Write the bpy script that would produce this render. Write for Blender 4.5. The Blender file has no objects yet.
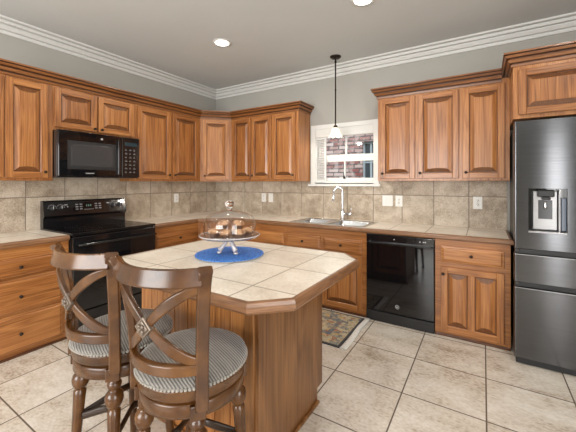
import bpy, bmesh, math, random
from mathutils import Vector, Matrix
random.seed(7)
PI = math.pi
SC = bpy.context.scene
COL = SC.collection

# ------------------------------------------------------------------ camera
cam_d = bpy.data.cameras.new('camera')
cam = bpy.data.objects.new('camera', cam_d)
COL.objects.link(cam)
cam.location = (3.684, -3.70, 1.348)
cam.rotation_euler = (PI/2, 0, 0.5571)
cam_d.sensor_width = 36.0
cam_d.lens = 313.36/576*36
cam_d.shift_y = -(216-182.87)/576
cam_d.clip_start = 0.02
SC.camera = cam

# ------------------------------------------------------------------ world, exposure
w = bpy.data.worlds.new('daylight'); SC.world = w
w.use_nodes = True
bg = w.node_tree.nodes['Background']
bg.inputs[0].default_value = (0.95, 0.97, 1.0, 1)
bg.inputs[1].default_value = 1.6
vs = SC.view_settings
vs.view_transform = 'Standard'; vs.look = 'None'; vs.gamma = 1.0; vs.exposure = 0.12
vs.use_curve_mapping = False

sun_d = bpy.data.lights.new('sun', 'SUN'); sun_d.energy = 2.2; sun_d.angle = 0.02
sun = bpy.data.objects.new('sun', sun_d); COL.objects.link(sun)
sun.location = (2, 1, 6); sun.rotation_euler = (math.radians(48), 0, math.radians(25))

def area(name, loc, rot, sx, sy, power, col):
    d = bpy.data.lights.new(name, 'AREA'); d.shape = 'RECTANGLE'; d.size = sx; d.size_y = sy
    d.energy = power; d.color = col
    o = bpy.data.objects.new(name, d); COL.objects.link(o); o.location = loc; o.rotation_euler = rot
    return o
# fill lights added in unseen rear and side openings, and a glass door's daylight
area('fill_rear_opening', (2.1, -6.62, 1.45), (PI/2, 0, 0), 2.5, 1.75, 150, (1.0, 0.985, 0.955))
area('daylight_glass_door', (5.00, -6.62, 1.15), (PI/2, 0, 0), 0.26, 2.1, 15, (1.0, 0.985, 0.955))
area('fill_side_opening', (5.62, -4.1, 1.35), (PI/2, 0, PI/2), 1.7, 1.8, 60, (1.0, 0.985, 0.955))
CAN_POWER = 9.0

# ------------------------------------------------------------------ materials
def new_mat(name):
    m = bpy.data.materials.new(name); m.use_nodes = True
    nt = m.node_tree
    b = nt.nodes['Principled BSDF']
    return m, nt, b
def nd(nt, t, **k):
    n = nt.nodes.new(t)
    for a, v in k.items(): setattr(n, a, v)
    return n
def math_n(nt, op, a=None, b=None, c=None):
    n = nd(nt, 'ShaderNodeMath', operation=op)
    for i, v in enumerate((a, b, c)):
        if v is None: continue
        if isinstance(v, (int, float)): n.inputs[i].default_value = v
        else: nt.links.new(v, n.inputs[i])
    return n.outputs[0]
def ramp(nt, fac, stops):
    r = nd(nt, 'ShaderNodeValToRGB')
    els = r.color_ramp.elements
    while len(els) < len(stops): els.new(0.5)
    for e, (p, c) in zip(els, stops):
        e.position = p; e.color = (*c, 1)
    nt.links.new(fac, r.inputs[0])
    return r.outputs[0]
def mixc(nt, fac, a, b, mode='MIX'):
    n = nd(nt, 'ShaderNodeMix', data_type='RGBA', blend_type=mode)
    if isinstance(fac, (int, float)): n.inputs[0].default_value = fac
    else: nt.links.new(fac, n.inputs[0])
    for i, v in ((6, a), (7, b)):
        if isinstance(v, tuple): n.inputs[i].default_value = (*v, 1)
        else: nt.links.new(v, n.inputs[i])
    return n.outputs[2]
def plain(name, col, rough=0.5, metal=0.0, spec=0.5, coat=0.0, emit=None, estr=0):
    m, nt, b = new_mat(name)
    b.inputs['Base Color'].default_value = (*col, 1)
    b.inputs['Roughness'].default_value = rough
    b.inputs['Metallic'].default_value = metal
    b.inputs['Specular IOR Level'].default_value = spec
    b.inputs['Coat Weight'].default_value = coat
    if emit:
        b.inputs['Emission Color'].default_value = (*emit, 1); b.inputs['Emission Strength'].default_value = estr
    return m
def mottled(name, c1, c2, scale=3, rough=0.6, bump=0.0, spec=0.3):
    m, nt, b = new_mat(name)
    tc = nd(nt, 'ShaderNodeTexCoord')
    n = nd(nt, 'ShaderNodeTexNoise'); n.inputs['Scale'].default_value = scale; n.inputs['Detail'].default_value = 6
    nt.links.new(tc.outputs['Object'], n.inputs['Vector'])
    nt.links.new(ramp(nt, n.outputs[0], [(0.35, c1), (0.65, c2)]), b.inputs['Base Color'])
    b.inputs['Roughness'].default_value = rough; b.inputs['Specular IOR Level'].default_value = spec
    if bump:
        n2 = nd(nt, 'ShaderNodeTexNoise'); n2.inputs['Scale'].default_value = scale*25
        nt.links.new(tc.outputs['Object'], n2.inputs['Vector'])
        bp = nd(nt, 'ShaderNodeBump'); bp.inputs['Strength'].default_value = bump; bp.inputs['Distance'].default_value = 0.002
        nt.links.new(n2.outputs[0], bp.inputs['Height']); nt.links.new(bp.outputs[0], b.inputs['Normal'])
    return m

def wood(name, stretch, light, mid, dark, rough=0.32, coat=0.15, amount=1.0):
    """stretch: low value along the grain, high across it"""
    m, nt, b = new_mat(name)
    tc = nd(nt, 'ShaderNodeTexCoord'); oi = nd(nt, 'ShaderNodeObjectInfo')
    off = nd(nt, 'ShaderNodeVectorMath', operation='SCALE'); off.inputs[0].default_value = (13.1, 7.7, 5.3)
    nt.links.new(oi.outputs['Random'], off.inputs['Scale'])
    add = nd(nt, 'ShaderNodeVectorMath', operation='ADD')
    nt.links.new(tc.outputs['Object'], add.inputs[0]); nt.links.new(off.outputs[0], add.inputs[1])
    mp = nd(nt, 'ShaderNodeMapping'); mp.inputs['Scale'].default_value = tuple(q*0.75 for q in stretch)
    nt.links.new(add.outputs[0], mp.inputs['Vector'])
    n1 = nd(nt, 'ShaderNodeTexNoise'); n1.inputs['Scale'].default_value = 1.0; n1.inputs['Detail'].default_value = 3; n1.inputs['Distortion'].default_value = 0.6
    nt.links.new(mp.outputs[0], n1.inputs['Vector'])
    rings = math_n(nt, 'FRACT', math_n(nt, 'MULTIPLY', n1.outputs[0], 7.0))
    ringt = math_n(nt, 'ABSOLUTE', math_n(nt, 'SUBTRACT', rings, 0.5))
    mp2 = nd(nt, 'ShaderNodeMapping'); mp2.inputs['Scale'].default_value = tuple(s*16 if s > 4 else s*3.0 for s in stretch)
    nt.links.new(add.outputs[0], mp2.inputs['Vector'])
    n2 = nd(nt, 'ShaderNodeTexNoise'); n2.inputs['Scale'].default_value = 1.0; n2.inputs['Detail'].default_value = 4
    nt.links.new(mp2.outputs[0], n2.inputs['Vector'])
    v = math_n(nt, 'ADD', math_n(nt, 'MULTIPLY', ringt, 0.24*amount), math_n(nt, 'MULTIPLY', n2.outputs[0], 0.50))
    v = math_n(nt, 'ADD', v, math_n(nt, 'MULTIPLY', math_n(nt, 'SUBTRACT', oi.outputs['Random'], 0.5), 0.10))
    c = ramp(nt, v, [(0.12, dark), (0.29, mid), (0.46, light)])
    nt.links.new(c, b.inputs['Base Color'])
    b.inputs['Roughness'].default_value = rough; b.inputs['Coat Weight'].default_value = coat; b.inputs['Coat Roughness'].default_value = 0.18
    bp = nd(nt, 'ShaderNodeBump'); bp.inputs['Strength'].default_value = 0.12; bp.inputs['Distance'].default_value = 0.001
    nt.links.new(n2.outputs[0], bp.inputs['Height']); nt.links.new(bp.outputs[0], b.inputs['Normal'])
    return m

OL, OM, OD = (0.46, 0.200, 0.062), (0.295, 0.110, 0.029), (0.115, 0.036, 0.009)
M_OAKV = wood('oak_vertical_grain', (11, 11, 0.9), OL, OM, OD)
M_OAKH = wood('oak_horizontal_grain', (0.9, 0.9, 11), OL, OM, OD)
M_DKOAK = wood('dark_oak_moulding', (0.9, 0.9, 14), (0.13, 0.046, 0.014), (0.08, 0.026, 0.008), (0.04, 0.012, 0.004))  # darker oak, for door and crown grooves and the base shoe
M_BEVSHADE = wood('shaded_bevel_oak', (14, 14, 3), (0.19, 0.072, 0.021), (0.13, 0.046, 0.013), (0.07, 0.023, 0.007))  # darker oak puts shade on the panels' top and bottom bevels into colour
M_CROWN = wood('crown_oak', (0.9, 0.9, 14), (0.30, 0.118, 0.036), (0.20, 0.074, 0.021), (0.09, 0.030, 0.009))
M_PANEL = wood('island_veneer', (4.5, 4.5, 0.8), (0.25, 0.113, 0.038), (0.155, 0.063, 0.019), (0.060, 0.021, 0.006), coat=0.1, amount=1.3)
M_EDGE = wood('counter_edge_wood', (2.5, 2.5, 14), (0.29, 0.145, 0.07), (0.20, 0.094, 0.042), (0.11, 0.048, 0.02))
WL, WM, WD = (0.150, 0.062, 0.022), (0.080, 0.030, 0.011), (0.030, 0.011, 0.005)
M_STOOL = wood('walnut_stool_wood', (3.9, 3.9, 3.9), (0.150, 0.062, 0.015), (0.076, 0.028, 0.006), (0.030, 0.010, 0.0025), rough=0.24, coat=0.08, amount=0.5)
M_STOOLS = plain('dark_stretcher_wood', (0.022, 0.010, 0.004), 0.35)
M_STOOLD = plain('carved_rosette', (0.17, 0.13, 0.10), 0.35, 0.4)
M_IRON = plain('dark_iron', (0.02, 0.017, 0.015), 0.4, 0.7)
M_BRONZE = plain('oil_rubbed_bronze', (0.035, 0.025, 0.02), 0.35, 0.8)
M_BLACK = plain('black_enamel', (0.006, 0.006, 0.007), 0.12, 0, 0.5, 0.3)
M_BLKGLASS = plain('black_glass', (0.004, 0.004, 0.005), 0.04, 0, 0.6)
M_BLKMATT = plain('black_plastic', (0.012, 0.012, 0.013), 0.45)
M_GREYGLASS = plain('oven_door_mesh_window', (0.045, 0.046, 0.048), 0.15, 0, 0.5)
M_MARK = plain('appliance_marks', (0.65, 0.66, 0.68), 0.5)
M_CHROME = plain('chrome', (0.75, 0.76, 0.78), 0.08, 1.0)
M_STEEL = plain('sink_steel', (0.62, 0.63, 0.65), 0.22, 1.0)
M_WHITE = plain('white_paint', (0.68, 0.68, 0.66), 0.45)
M_PLATE = plain('white_plastic', (0.80, 0.79, 0.76), 0.35)
M_SLOT = plain('outlet_slots', (0.05, 0.05, 0.05), 0.5)
M_WALL = mottled('grey_wall_paint', (0.385, 0.375, 0.345), (0.40, 0.39, 0.36), 2.0, 0.75, 0.06)
M_CEIL = mottled('ceiling_paint', (0.57, 0.585, 0.58), (0.59, 0.605, 0.60), 1.2, 0.85, 0.05)
M_LAMP = plain('lamp_lens', (0.9, 0.9, 0.88), 0.4, emit=(1.0, 0.95, 0.86), estr=9)
M_SHADE, _nt, _b = new_mat('frosted_shade_glass')
_b.inputs['Base Color'].default_value = (0.88, 0.86, 0.82, 1); _b.inputs['Roughness'].default_value = 0.3
_b.inputs['Emission Color'].default_value = (1, 0.93, 0.83, 1); _b.inputs['Emission Strength'].default_value = 0.25
_tl = nd(_nt, 'ShaderNodeBsdfTranslucent'); _tl.inputs[0].default_value = (0.95, 0.92, 0.87, 1)
_mx = nd(_nt, 'ShaderNodeMixShader'); _mx.inputs[0].default_value = 0.6
_nt.links.new(_b.outputs[0], _mx.inputs[1]); _nt.links.new(_tl.outputs[0], _mx.inputs[2]); _nt.links.new(_mx.outputs[0], _nt.nodes['Material Output'].inputs[0])
M_CAKE = mottled('muffin_crumb', (0.62, 0.38, 0.22), (0.24, 0.10, 0.04), 34, 0.75, 0.5)
M_CUP = plain('muffin_base', (0.13, 0.06, 0.03), 0.7)
M_FRINGE = mottled('white_rug_binding', (0.66, 0.65, 0.61), (0.80, 0.79, 0.76), 60, 0.9, 0.6)

def brushed(name, c, rough):
    m, nt, b = new_mat(name)
    tc = nd(nt, 'ShaderNodeTexCoord')
    mp = nd(nt, 'ShaderNodeMapping'); mp.inputs['Scale'].default_value = (3, 3, 420)
    nt.links.new(tc.outputs['Object'], mp.inputs['Vector'])
    n = nd(nt, 'ShaderNodeTexNoise'); n.inputs['Scale'].default_value = 1; n.inputs['Detail'].default_value = 2
    nt.links.new(mp.outputs[0], n.inputs['Vector'])
    nt.links.new(ramp(nt, n.outputs[0], [(0.3, tuple(x*0.88 for x in c)), (0.7, tuple(x*1.1 for x in c))]), b.inputs['Base Color'])
    b.inputs['Metallic'].default_value = 1.0; b.inputs['Roughness'].default_value = rough
    b.inputs['Anisotropic'].default_value = 0.9; b.inputs['Anisotropic Rotation'].default_value = 0.25
    tg = nd(nt, 'ShaderNodeTangent', direction_type='RADIAL', axis='Z')
    nt.links.new(tg.outputs[0], b.inputs['Tangent'])
    return m
M_FRIDGE = brushed('black_stainless', (0.125, 0.127, 0.134), 0.17)
M_FRIDGEL = brushed('bright_stainless', (0.40, 0.40, 0.41), 0.3)

def glass(name, tint=(1, 1, 1), ior=1.45, base=0.0):
    m = bpy.data.materials.new(name); m.use_nodes = True
    nt = m.node_tree; nt.nodes.clear()
    out = nd(nt, 'ShaderNodeOutputMaterial')
    tr = nd(nt, 'ShaderNodeBsdfTransparent'); tr.inputs[0].default_value = (*tint, 1)
    gl = nd(nt, 'ShaderNodeBsdfGlossy'); gl.inputs['Roughness'].default_value = 0.03
    lw = nd(nt, 'ShaderNodeLayerWeight'); lw.inputs[0].default_value = 0.5
    mx = nd(nt, 'ShaderNodeMixShader')
    fac = math_n(nt, 'ADD', 0.04+base, math_n(nt, 'MULTIPLY', math_n(nt, 'POWER', lw.outputs['Facing'], 4.0), 0.8))
    nt.links.new(fac, mx.inputs[0])
    nt.links.new(tr.outputs[0], mx.inputs[1]); nt.links.new(gl.outputs[0], mx.inputs[2])
    nt.links.new(mx.outputs[0], out.inputs[0])
    return m
M_GLASS = glass('clear_glass', (0.97, 0.98, 0.98))
M_DOME = glass('dome_glass', (0.985, 0.99, 0.99), 1.5, 0.03)
M_PLATEG = glass('glass_plate', (0.86, 0.91, 0.95), 1.5, 0.05)
M_KNOBG = plain('solid_glass', (0.95, 0.96, 0.97), 0.02, 0, 0.5)
M_KNOBG.node_tree.nodes['Principled BSDF'].inputs['Transmission Weight'].default_value = 1.0
M_STEM = plain('moulded_glass_stem', (0.72, 0.66, 0.66), 0.12, 0, 0.8, 0.5)
M_STEM.node_tree.nodes['Principled BSDF'].inputs['Transmission Weight'].default_value = 0.35

def tile(name, ax, pitch, off, gw, cols, grout, rough=0.35, nscale=3.0, bump=0.25, stretch=(1, 1, 1), varr=0.35, pitch2=None):
    """square tiles laid in a straight grid; ax = the two local axes"""
    m, nt, b = new_mat(name)
    tc = nd(nt, 'ShaderNodeTexCoord'); sp = nd(nt, 'ShaderNodeSeparateXYZ')
    nt.links.new(tc.outputs['Object'], sp.inputs[0])
    pitch2 = pitch2 or pitch
    U = math_n(nt, 'DIVIDE', math_n(nt, 'SUBTRACT', sp.outputs[ax[0]], off[0]), pitch)
    V = math_n(nt, 'DIVIDE', math_n(nt, 'SUBTRACT', sp.outputs[ax[1]], off[1]), pitch2)
    def edge(t, p):
        f = math_n(nt, 'FRACT', t)
        f = math_n(nt, 'SUBTRACT', f, 0.5)
        return math_n(nt, 'MULTIPLY', math_n(nt, 'SUBTRACT', 0.5, math_n(nt, 'ABSOLUTE', f)), p)
    d = math_n(nt, 'MINIMUM', edge(U, pitch), edge(V, pitch2))
    mask = nd(nt, 'ShaderNodeMapRange'); mask.inputs[1].default_value = gw*0.5; mask.inputs[2].default_value = gw*0.5+0.0015
    nt.links.new(d, mask.inputs[0])
    cid = nd(nt, 'ShaderNodeCombineXYZ')
    nt.links.new(math_n(nt, 'FLOOR', U), cid.inputs[0]); nt.links.new(math_n(nt, 'FLOOR', V), cid.inputs[1])
    wn = nd(nt, 'ShaderNodeTexWhiteNoise', noise_dimensions='3D'); nt.links.new(cid.outputs[0], wn.inputs[0])
    sc = nd(nt, 'ShaderNodeVectorMath', operation='SCALE'); sc.inputs['Scale'].default_value = 9.0
    nt.links.new(wn.outputs['Color'], sc.inputs[0])
    ad = nd(nt, 'ShaderNodeVectorMath', operation='ADD')
    nt.links.new(tc.outputs['Object'], ad.inputs[0]); nt.links.new(sc.outputs[0], ad.inputs[1])
    mp = nd(nt, 'ShaderNodeMapping'); mp.inputs['Scale'].default_value = stretch; nt.links.new(ad.outputs[0], mp.inputs[0])
    n = nd(nt, 'ShaderNodeTexNoise'); n.inputs['Scale'].default_value = nscale; n.inputs['Detail'].default_value = 8
    n.inputs['Roughness'].default_value = 0.68; n.inputs['Distortion'].default_value = 0.25
    nt.links.new(mp.outputs[0], n.inputs['Vector'])
    fine = nd(nt, 'ShaderNodeTexNoise'); fine.inputs['Scale'].default_value = nscale*14; fine.inputs['Detail'].default_value = 3
    nt.links.new(mp.outputs[0], fine.inputs['Vector'])
    f = math_n(nt, 'ADD', math_n(nt, 'MULTIPLY', n.outputs[0], 0.65), math_n(nt, 'MULTIPLY', fine.outputs[0], 0.35))
    f = math_n(nt, 'ADD', f, math_n(nt, 'MULTIPLY', math_n(nt, 'SUBTRACT', wn.outputs['Value'], 0.5), varr*0.3))
    c = ramp(nt, f, [(0.32, cols[0]), (0.48, cols[1]), (0.62, cols[2])])
    c = mixc(nt, mask.outputs[0], grout, c)
    nt.links.new(c, b.inputs['Base Color'])
    b.inputs['Roughness'].default_value = rough
    bp = nd(nt, 'ShaderNodeBump'); bp.inputs['Strength'].default_value = bump; bp.inputs['Distance'].default_value = 0.004
    h = math_n(nt, 'ADD', mask.outputs[0], math_n(nt, 'MULTIPLY', fine.outputs[0], 0.25))
    nt.links.new(h, bp.inputs['Height']); nt.links.new(bp.outputs[0], b.inputs['Normal'])
    return m
M_FLOOR = tile('floor_tile', (0, 1), 0.46, (0.02, -0.685), 0.007,
               [(0.30, 0.225, 0.155), (0.58, 0.515, 0.44), (0.70, 0.655, 0.59)], (0.135, 0.108, 0.082), 0.27, 3.2, 0.15, (1.0, 1.6, 1), 0.18)
SPL = [(0.225, 0.168, 0.115), (0.43, 0.352, 0.265), (0.60, 0.52, 0.425)]
M_SPLB = tile('splash_tile_back', (0, 2), 0.327, (0.29, 0.883), 0.006, SPL, (0.20, 0.16, 0.125), 0.5, 7.0, 0.5, (1, 1, 1), 0.35)
M_SPLL = tile('splash_tile_left', (1, 2), 0.327, (-0.208, 0.883), 0.006, SPL, (0.20, 0.16, 0.125), 0.5, 7.0, 0.5, (1, 1, 1), 0.35)
CTC = [(0.52, 0.45, 0.365), (0.66, 0.595, 0.51), (0.76, 0.71, 0.635)]
M_CTOP = tile('counter_tile', (0, 1), 0.327, (0.29, -0.56), 0.006, [tuple(min(0.86, q*1.14) for q in c) for c in CTC], (0.26, 0.215, 0.165), 0.33, 5, 0.2, (1, 1, 1), 0.2)
M_ITOP = tile('island_tile', (0, 1), 0.335, (0.446, 0.296), 0.006, CTC, (0.26, 0.215, 0.165), 0.30, 5, 0.2, (1, 1, 1), 0.2)

def brick_mat():
    m, nt, b = new_mat('whitewashed_red_brick')
    tc = nd(nt, 'ShaderNodeTexCoord'); sp = nd(nt, 'ShaderNodeSeparateXYZ'); cb = nd(nt, 'ShaderNodeCombineXYZ')
    nt.links.new(tc.outputs['Object'], sp.inputs[0])
    nt.links.new(sp.outputs[0], cb.inputs[0]); nt.links.new(sp.outputs[2], cb.inputs[1])
    br = nd(nt, 'ShaderNodeTexBrick'); br.inputs['Scale'].default_value = 1.0
    br.inputs['Brick Width'].default_value = 0.22; br.inputs['Row Height'].default_value = 0.078; br.inputs['Mortar Size'].default_value = 0.013
    br.inputs['Color1'].default_value = (0.26, 0.07, 0.065, 1); br.inputs['Color2'].default_value = (0.62, 0.50, 0.47, 1)
    br.inputs['Mortar'].default_value = (0.10, 0.09, 0.09, 1)
    nt.links.new(cb.outputs[0], br.inputs['Vector'])
    n = nd(nt, 'ShaderNodeTexNoise'); n.inputs['Scale'].default_value = 9; n.inputs['Detail'].default_value = 6
    nt.links.new(tc.outputs['Object'], n.inputs['Vector'])
    c = mixc(nt, ramp(nt, n.outputs[0], [(0.48, (0, 0, 0)), (0.58, (0.35, 0.35, 0.35))]), br.outputs[0], (0.66, 0.60, 0.57))
    nt.links.new(c, b.inputs['Base Color']); b.inputs['Roughness'].default_value = 0.9
    return m
M_BRICK = brick_mat()

def stripe_fabric():
    m, nt, b = new_mat('ribbed_stripe_fabric')
    tc = nd(nt, 'ShaderNodeTexCoord'); sp = nd(nt, 'ShaderNodeSeparateXYZ'); nt.links.new(tc.outputs['Object'], sp.inputs[0])
    n = nd(nt, 'ShaderNodeTexNoise'); n.inputs['Scale'].default_value = 60; nt.links.new(tc.outputs['Object'], n.inputs['Vector'])
    y = math_n(nt, 'ADD', math_n(nt, 'MULTIPLY', sp.outputs[1], 0.85), math_n(nt, 'MULTIPLY', n.outputs[0], 0.003))
    y = math_n(nt, 'ADD', y, math_n(nt, 'ADD', math_n(nt, 'MULTIPLY', sp.outputs[0], 0.42), math_n(nt, 'MULTIPLY', sp.outputs[2], 0.45)))
    s = math_n(nt, 'SINE', math_n(nt, 'MULTIPLY', y, 2*PI/0.0095))
    s2 = math_n(nt, 'SINE', math_n(nt, 'MULTIPLY', y, 2*PI/0.05))
    v = math_n(nt, 'ADD', math_n(nt, 'MULTIPLY', s, 0.36), math_n(nt, 'ADD', 0.5, math_n(nt, 'MULTIPLY', s2, 0.05)))
    nt.links.new(ramp(nt, v, [(0.12, (0.045, 0.042, 0.043)), (0.5, (0.13, 0.115, 0.10)), (0.9, (0.25, 0.225, 0.195))]), b.inputs['Base Color'])
    b.inputs['Roughness'].default_value = 0.5; b.inputs['Sheen Weight'].default_value = 0.4
    bp = nd(nt, 'ShaderNodeBump'); bp.inputs['Strength'].default_value = 0.5; bp.inputs['Distance'].default_value = 0.003
    nt.links.new(s, bp.inputs['Height']); nt.links.new(bp.outputs[0], b.inputs['Normal'])
    return m
M_FABRIC = stripe_fabric()
M_PIPING = mottled('cord_piping', (0.28, 0.26, 0.23), (0.40, 0.37, 0.33), 120, 0.8, 0.5)

def placemat_mat():
    m, nt, b = new_mat('woven_blue_straw')
    tc = nd(nt, 'ShaderNodeTexCoord'); sp = nd(nt, 'ShaderNodeSeparateXYZ'); nt.links.new(tc.outputs['Object'], sp.inputs[0])
    r = math_n(nt, 'SQRT', math_n(nt, 'ADD', math_n(nt, 'POWER', sp.outputs[0], 2.0), math_n(nt, 'POWER', sp.outputs[1], 2.0)))
    a = math_n(nt, 'ARCTAN2', sp.outputs[1], sp.outputs[0])
    ring = math_n(nt, 'MULTIPLY', r, 2*PI/0.016)
    h = math_n(nt, 'MULTIPLY', math_n(nt, 'SINE', ring), math_n(nt, 'SINE', math_n(nt, 'ADD', math_n(nt, 'MULTIPLY', a, 70.0), math_n(nt, 'MULTIPLY', ring, 0.5))))
    n = nd(nt, 'ShaderNodeTexNoise'); n.inputs['Scale'].default_value = 90; nt.links.new(tc.outputs['Object'], n.inputs['Vector'])
    v = math_n(nt, 'ADD', math_n(nt, 'MULTIPLY', h, 0.3), n.outputs[0])
    nt.links.new(ramp(nt, v, [(0.25, (0.005, 0.040, 0.22)), (0.5, (0.020, 0.145, 0.56)), (0.78, (0.14, 0.38, 0.85))]), b.inputs['Base Color'])
    b.inputs['Roughness'].default_value = 0.55
    bp = nd(nt, 'ShaderNodeBump'); bp.inputs['Strength'].default_value = 0.7; bp.inputs['Distance'].default_value = 0.004
    nt.links.new(v, bp.inputs['Height']); nt.links.new(bp.outputs[0], b.inputs['Normal'])
    return m
M_BLUE = placemat_mat()

def rug_mat(hx, hy):
    m, nt, b = new_mat('rug_pattern')
    tc = nd(nt, 'ShaderNodeTexCoord'); sp = nd(nt, 'ShaderNodeSeparateXYZ'); nt.links.new(tc.outputs['Object'], sp.inputs[0])
    dx = math_n(nt, 'SUBTRACT', hx, math_n(nt, 'ABSOLUTE', sp.outputs[0])); dy = math_n(nt, 'SUBTRACT', hy, math_n(nt, 'ABSOLUTE', sp.outputs[1]))
    d = math_n(nt, 'MINIMUM', dx, dy)
    vo = nd(nt, 'ShaderNodeTexVoronoi'); vo.inputs['Scale'].default_value = 26; nt.links.new(tc.outputs['Object'], vo.inputs['Vector'])
    bw = nd(nt, 'ShaderNodeSeparateColor'); nt.links.new(vo.outputs['Color'], bw.inputs[0])
    pat = nd(nt, 'ShaderNodeValToRGB'); pat.color_ramp.interpolation = 'CONSTANT'
    cols = [(0, (0.42, 0.33, 0.20)), (0.33, (0.13, 0.14, 0.15)), (0.47, (0.50, 0.42, 0.28)), (0.66, (0.36, 0.13, 0.06)), (0.78, (0.20, 0.22, 0.20)), (0.88, (0.52, 0.34, 0.12))]
    els = pat.color_ramp.elements
    while len(els) < len(cols): els.new(0.5)
    for e, (p, c) in zip(els, cols): e.position = p; e.color = (*c, 1)
    nt.links.new(bw.outputs[0], pat.inputs[0])
    n = nd(nt, 'ShaderNodeTexNoise'); n.inputs['Scale'].default_value = 55; nt.links.new(tc.outputs['Object'], n.inputs['Vector'])
    c = mixc(nt, 0.35, pat.outputs[0], ramp(nt, n.outputs[0], [(0.4, (0.10, 0.10, 0.11)), (0.6, (0.5, 0.42, 0.28))]))
    def band(a, b_):
        return math_n(nt, 'MULTIPLY', math_n(nt, 'GREATER_THAN', d, a), math_n(nt, 'LESS_THAN', d, b_))
    c = mixc(nt, math_n(nt, 'MULTIPLY', band(0.155, 0.20), 0.6), c, (0.11, 0.12, 0.15))
    c = mixc(nt, math_n(nt, 'LESS_THAN', d, 0.022), c, (0.055, 0.055, 0.06))
    nt.links.new(c, b.inputs['Base Color']); b.inputs['Roughness'].default_value = 0.95
    bp = nd(nt, 'ShaderNodeBump'); bp.inputs['Strength'].default_value = 0.4; bp.inputs['Distance'].default_value = 0.003
    nt.links.new(n.outputs[0], bp.inputs['Height']); nt.links.new(bp.outputs[0], b.inputs['Normal'])
    return m

# ------------------------------------------------------------------ mesh helpers
def NB(): return bmesh.new()
def add_box(bm, lo, hi, bev=0.0, mi=0, seg=2):
    x0, y0, z0 = lo; x1, y1, z1 = hi
    vs_ = [bm.verts.new(p) for p in ((x0,y0,z0),(x1,y0,z0),(x1,y1,z0),(x0,y1,z0),(x0,y0,z1),(x1,y0,z1),(x1,y1,z1),(x0,y1,z1))]
    fs = [bm.faces.new([vs_[i] for i in q]) for q in ((3,2,1,0),(4,5,6,7),(0,1,5,4),(1,2,6,5),(2,3,7,6),(3,0,4,7))]
    for f in fs: f.material_index = mi
    if bev > 0:
        es = {e for f in fs for e in f.edges}
        r = bmesh.ops.bevel(bm, geom=list(es), offset=bev, segments=seg, affect='EDGES', profile=0.5)
        for f in r['faces']: f.material_index = mi
def add_lathe(bm, prof, M=None, seg=24, mi=0, smooth=True, cap=True):
    """prof: (r, z) list from bottom to top"""
    M = M or Matrix.Identity(4)
    rings = []
    for r, z in prof:
        if r < 1e-5: rings.append([bm.verts.new(M @ Vector((0, 0, z)))])
        else: rings.append([bm.verts.new(M @ Vector((r*math.cos(2*PI*k/seg), r*math.sin(2*PI*k/seg), z))) for k in range(seg)])
    fs = []
    for a, b in zip(rings, rings[1:]):
        for k in range(seg):
            k2 = (k+1) % seg
            if len(a) == 1 and len(b) == 1: continue
            if len(a) == 1: fs.append(bm.faces.new((a[0], b[k2], b[k])))
            elif len(b) == 1: fs.append(bm.faces.new((a[k], a[k2], b[0])))
            else: fs.append(bm.faces.new((a[k], a[k2], b[k2], b[k])))
    if cap:
        if len(rings[0]) > 1: fs.append(bm.faces.new(rings[0][::-1]))
        if len(rings[-1]) > 1: fs.append(bm.faces.new(rings[-1]))
    for f in fs:
        f.material_index = mi; f.smooth = smooth and len(f.verts) <= 4
def add_sweep3(bm, pts, normals, wfun, tfun, n=10, mi=0, power=3.0, cap=True):
    """bar of rounded-rectangular section along pts; wfun along binormal, tfun along the normal"""
    pts = [Vector(p) for p in pts]; N = len(pts); rings = []
    for i, p in enumerate(pts):
        T = (pts[min(i+1, N-1)]-pts[max(i-1, 0)]).normalized()
        nn = Vector(normals[i] if isinstance(normals, list) else normals)
        nn = (nn-T*nn.dot(T)).normalized(); B = T.cross(nn)
        t = i/(N-1); wv, tv = wfun(t)/2, tfun(t)/2
        ring = []
        for k in range(n):
            a = 2*PI*(k+0.5)/n; ca, sa = math.cos(a), math.sin(a)
            q = (abs(ca)**power+abs(sa)**power)**(-1/power)
            ring.append(bm.verts.new(p+B*(wv*ca*q)+nn*(tv*sa*q)))
        rings.append(ring)
    for a, b in zip(rings, rings[1:]):
        for k in range(n):
            f = bm.faces.new((a[k], a[(k+1) % n], b[(k+1) % n], b[k])); f.smooth = True; f.material_index = mi
    if cap:
        for r, rev in ((rings[0], True), (rings[-1], False)):
            f = bm.faces.new(r[::-1] if rev else r); f.material_index = mi
def add_bar(bm, pts, normals, wfun, tfun, c=0.005, mi=0):
    """bar of rectangular section with small rounded corners; flat faces stay crisp"""
    pts = [Vector(p) for p in pts]; N = len(pts); rings = []
    for i, p in enumerate(pts):
        T = (pts[min(i+1, N-1)]-pts[max(i-1, 0)]).normalized()
        nn = Vector(normals[i] if isinstance(normals, list) else normals)
        nn = (nn-T*nn.dot(T)).normalized(); B = T.cross(nn)
        t = i/(N-1); wv, tv = wfun(t)/2, tfun(t)/2; cc = min(c, wv*0.8, tv*0.8)
        ring = []
        for sx, sy, a0 in ((1, 1, 0), (-1, 1, PI/2), (-1, -1, PI), (1, -1, 1.5*PI)):
            for k in range(4):
                a = a0+k/3*PI/2
                ring.append(bm.verts.new(p+B*(sx*(wv-cc)+cc*math.cos(a))+nn*(sy*(tv-cc)+cc*math.sin(a))))
        rings.append(ring)
    for a, b in zip(rings, rings[1:]):
        for k in range(16):
            f = bm.faces.new((a[k], a[(k+1) % 16], b[(k+1) % 16], b[k])); f.smooth = (k % 4 != 3); f.material_index = mi
    for r, rev in ((rings[0], True), (rings[-1], False)):
        f = bm.faces.new(r[::-1] if rev else r); f.material_index = mi
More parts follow.
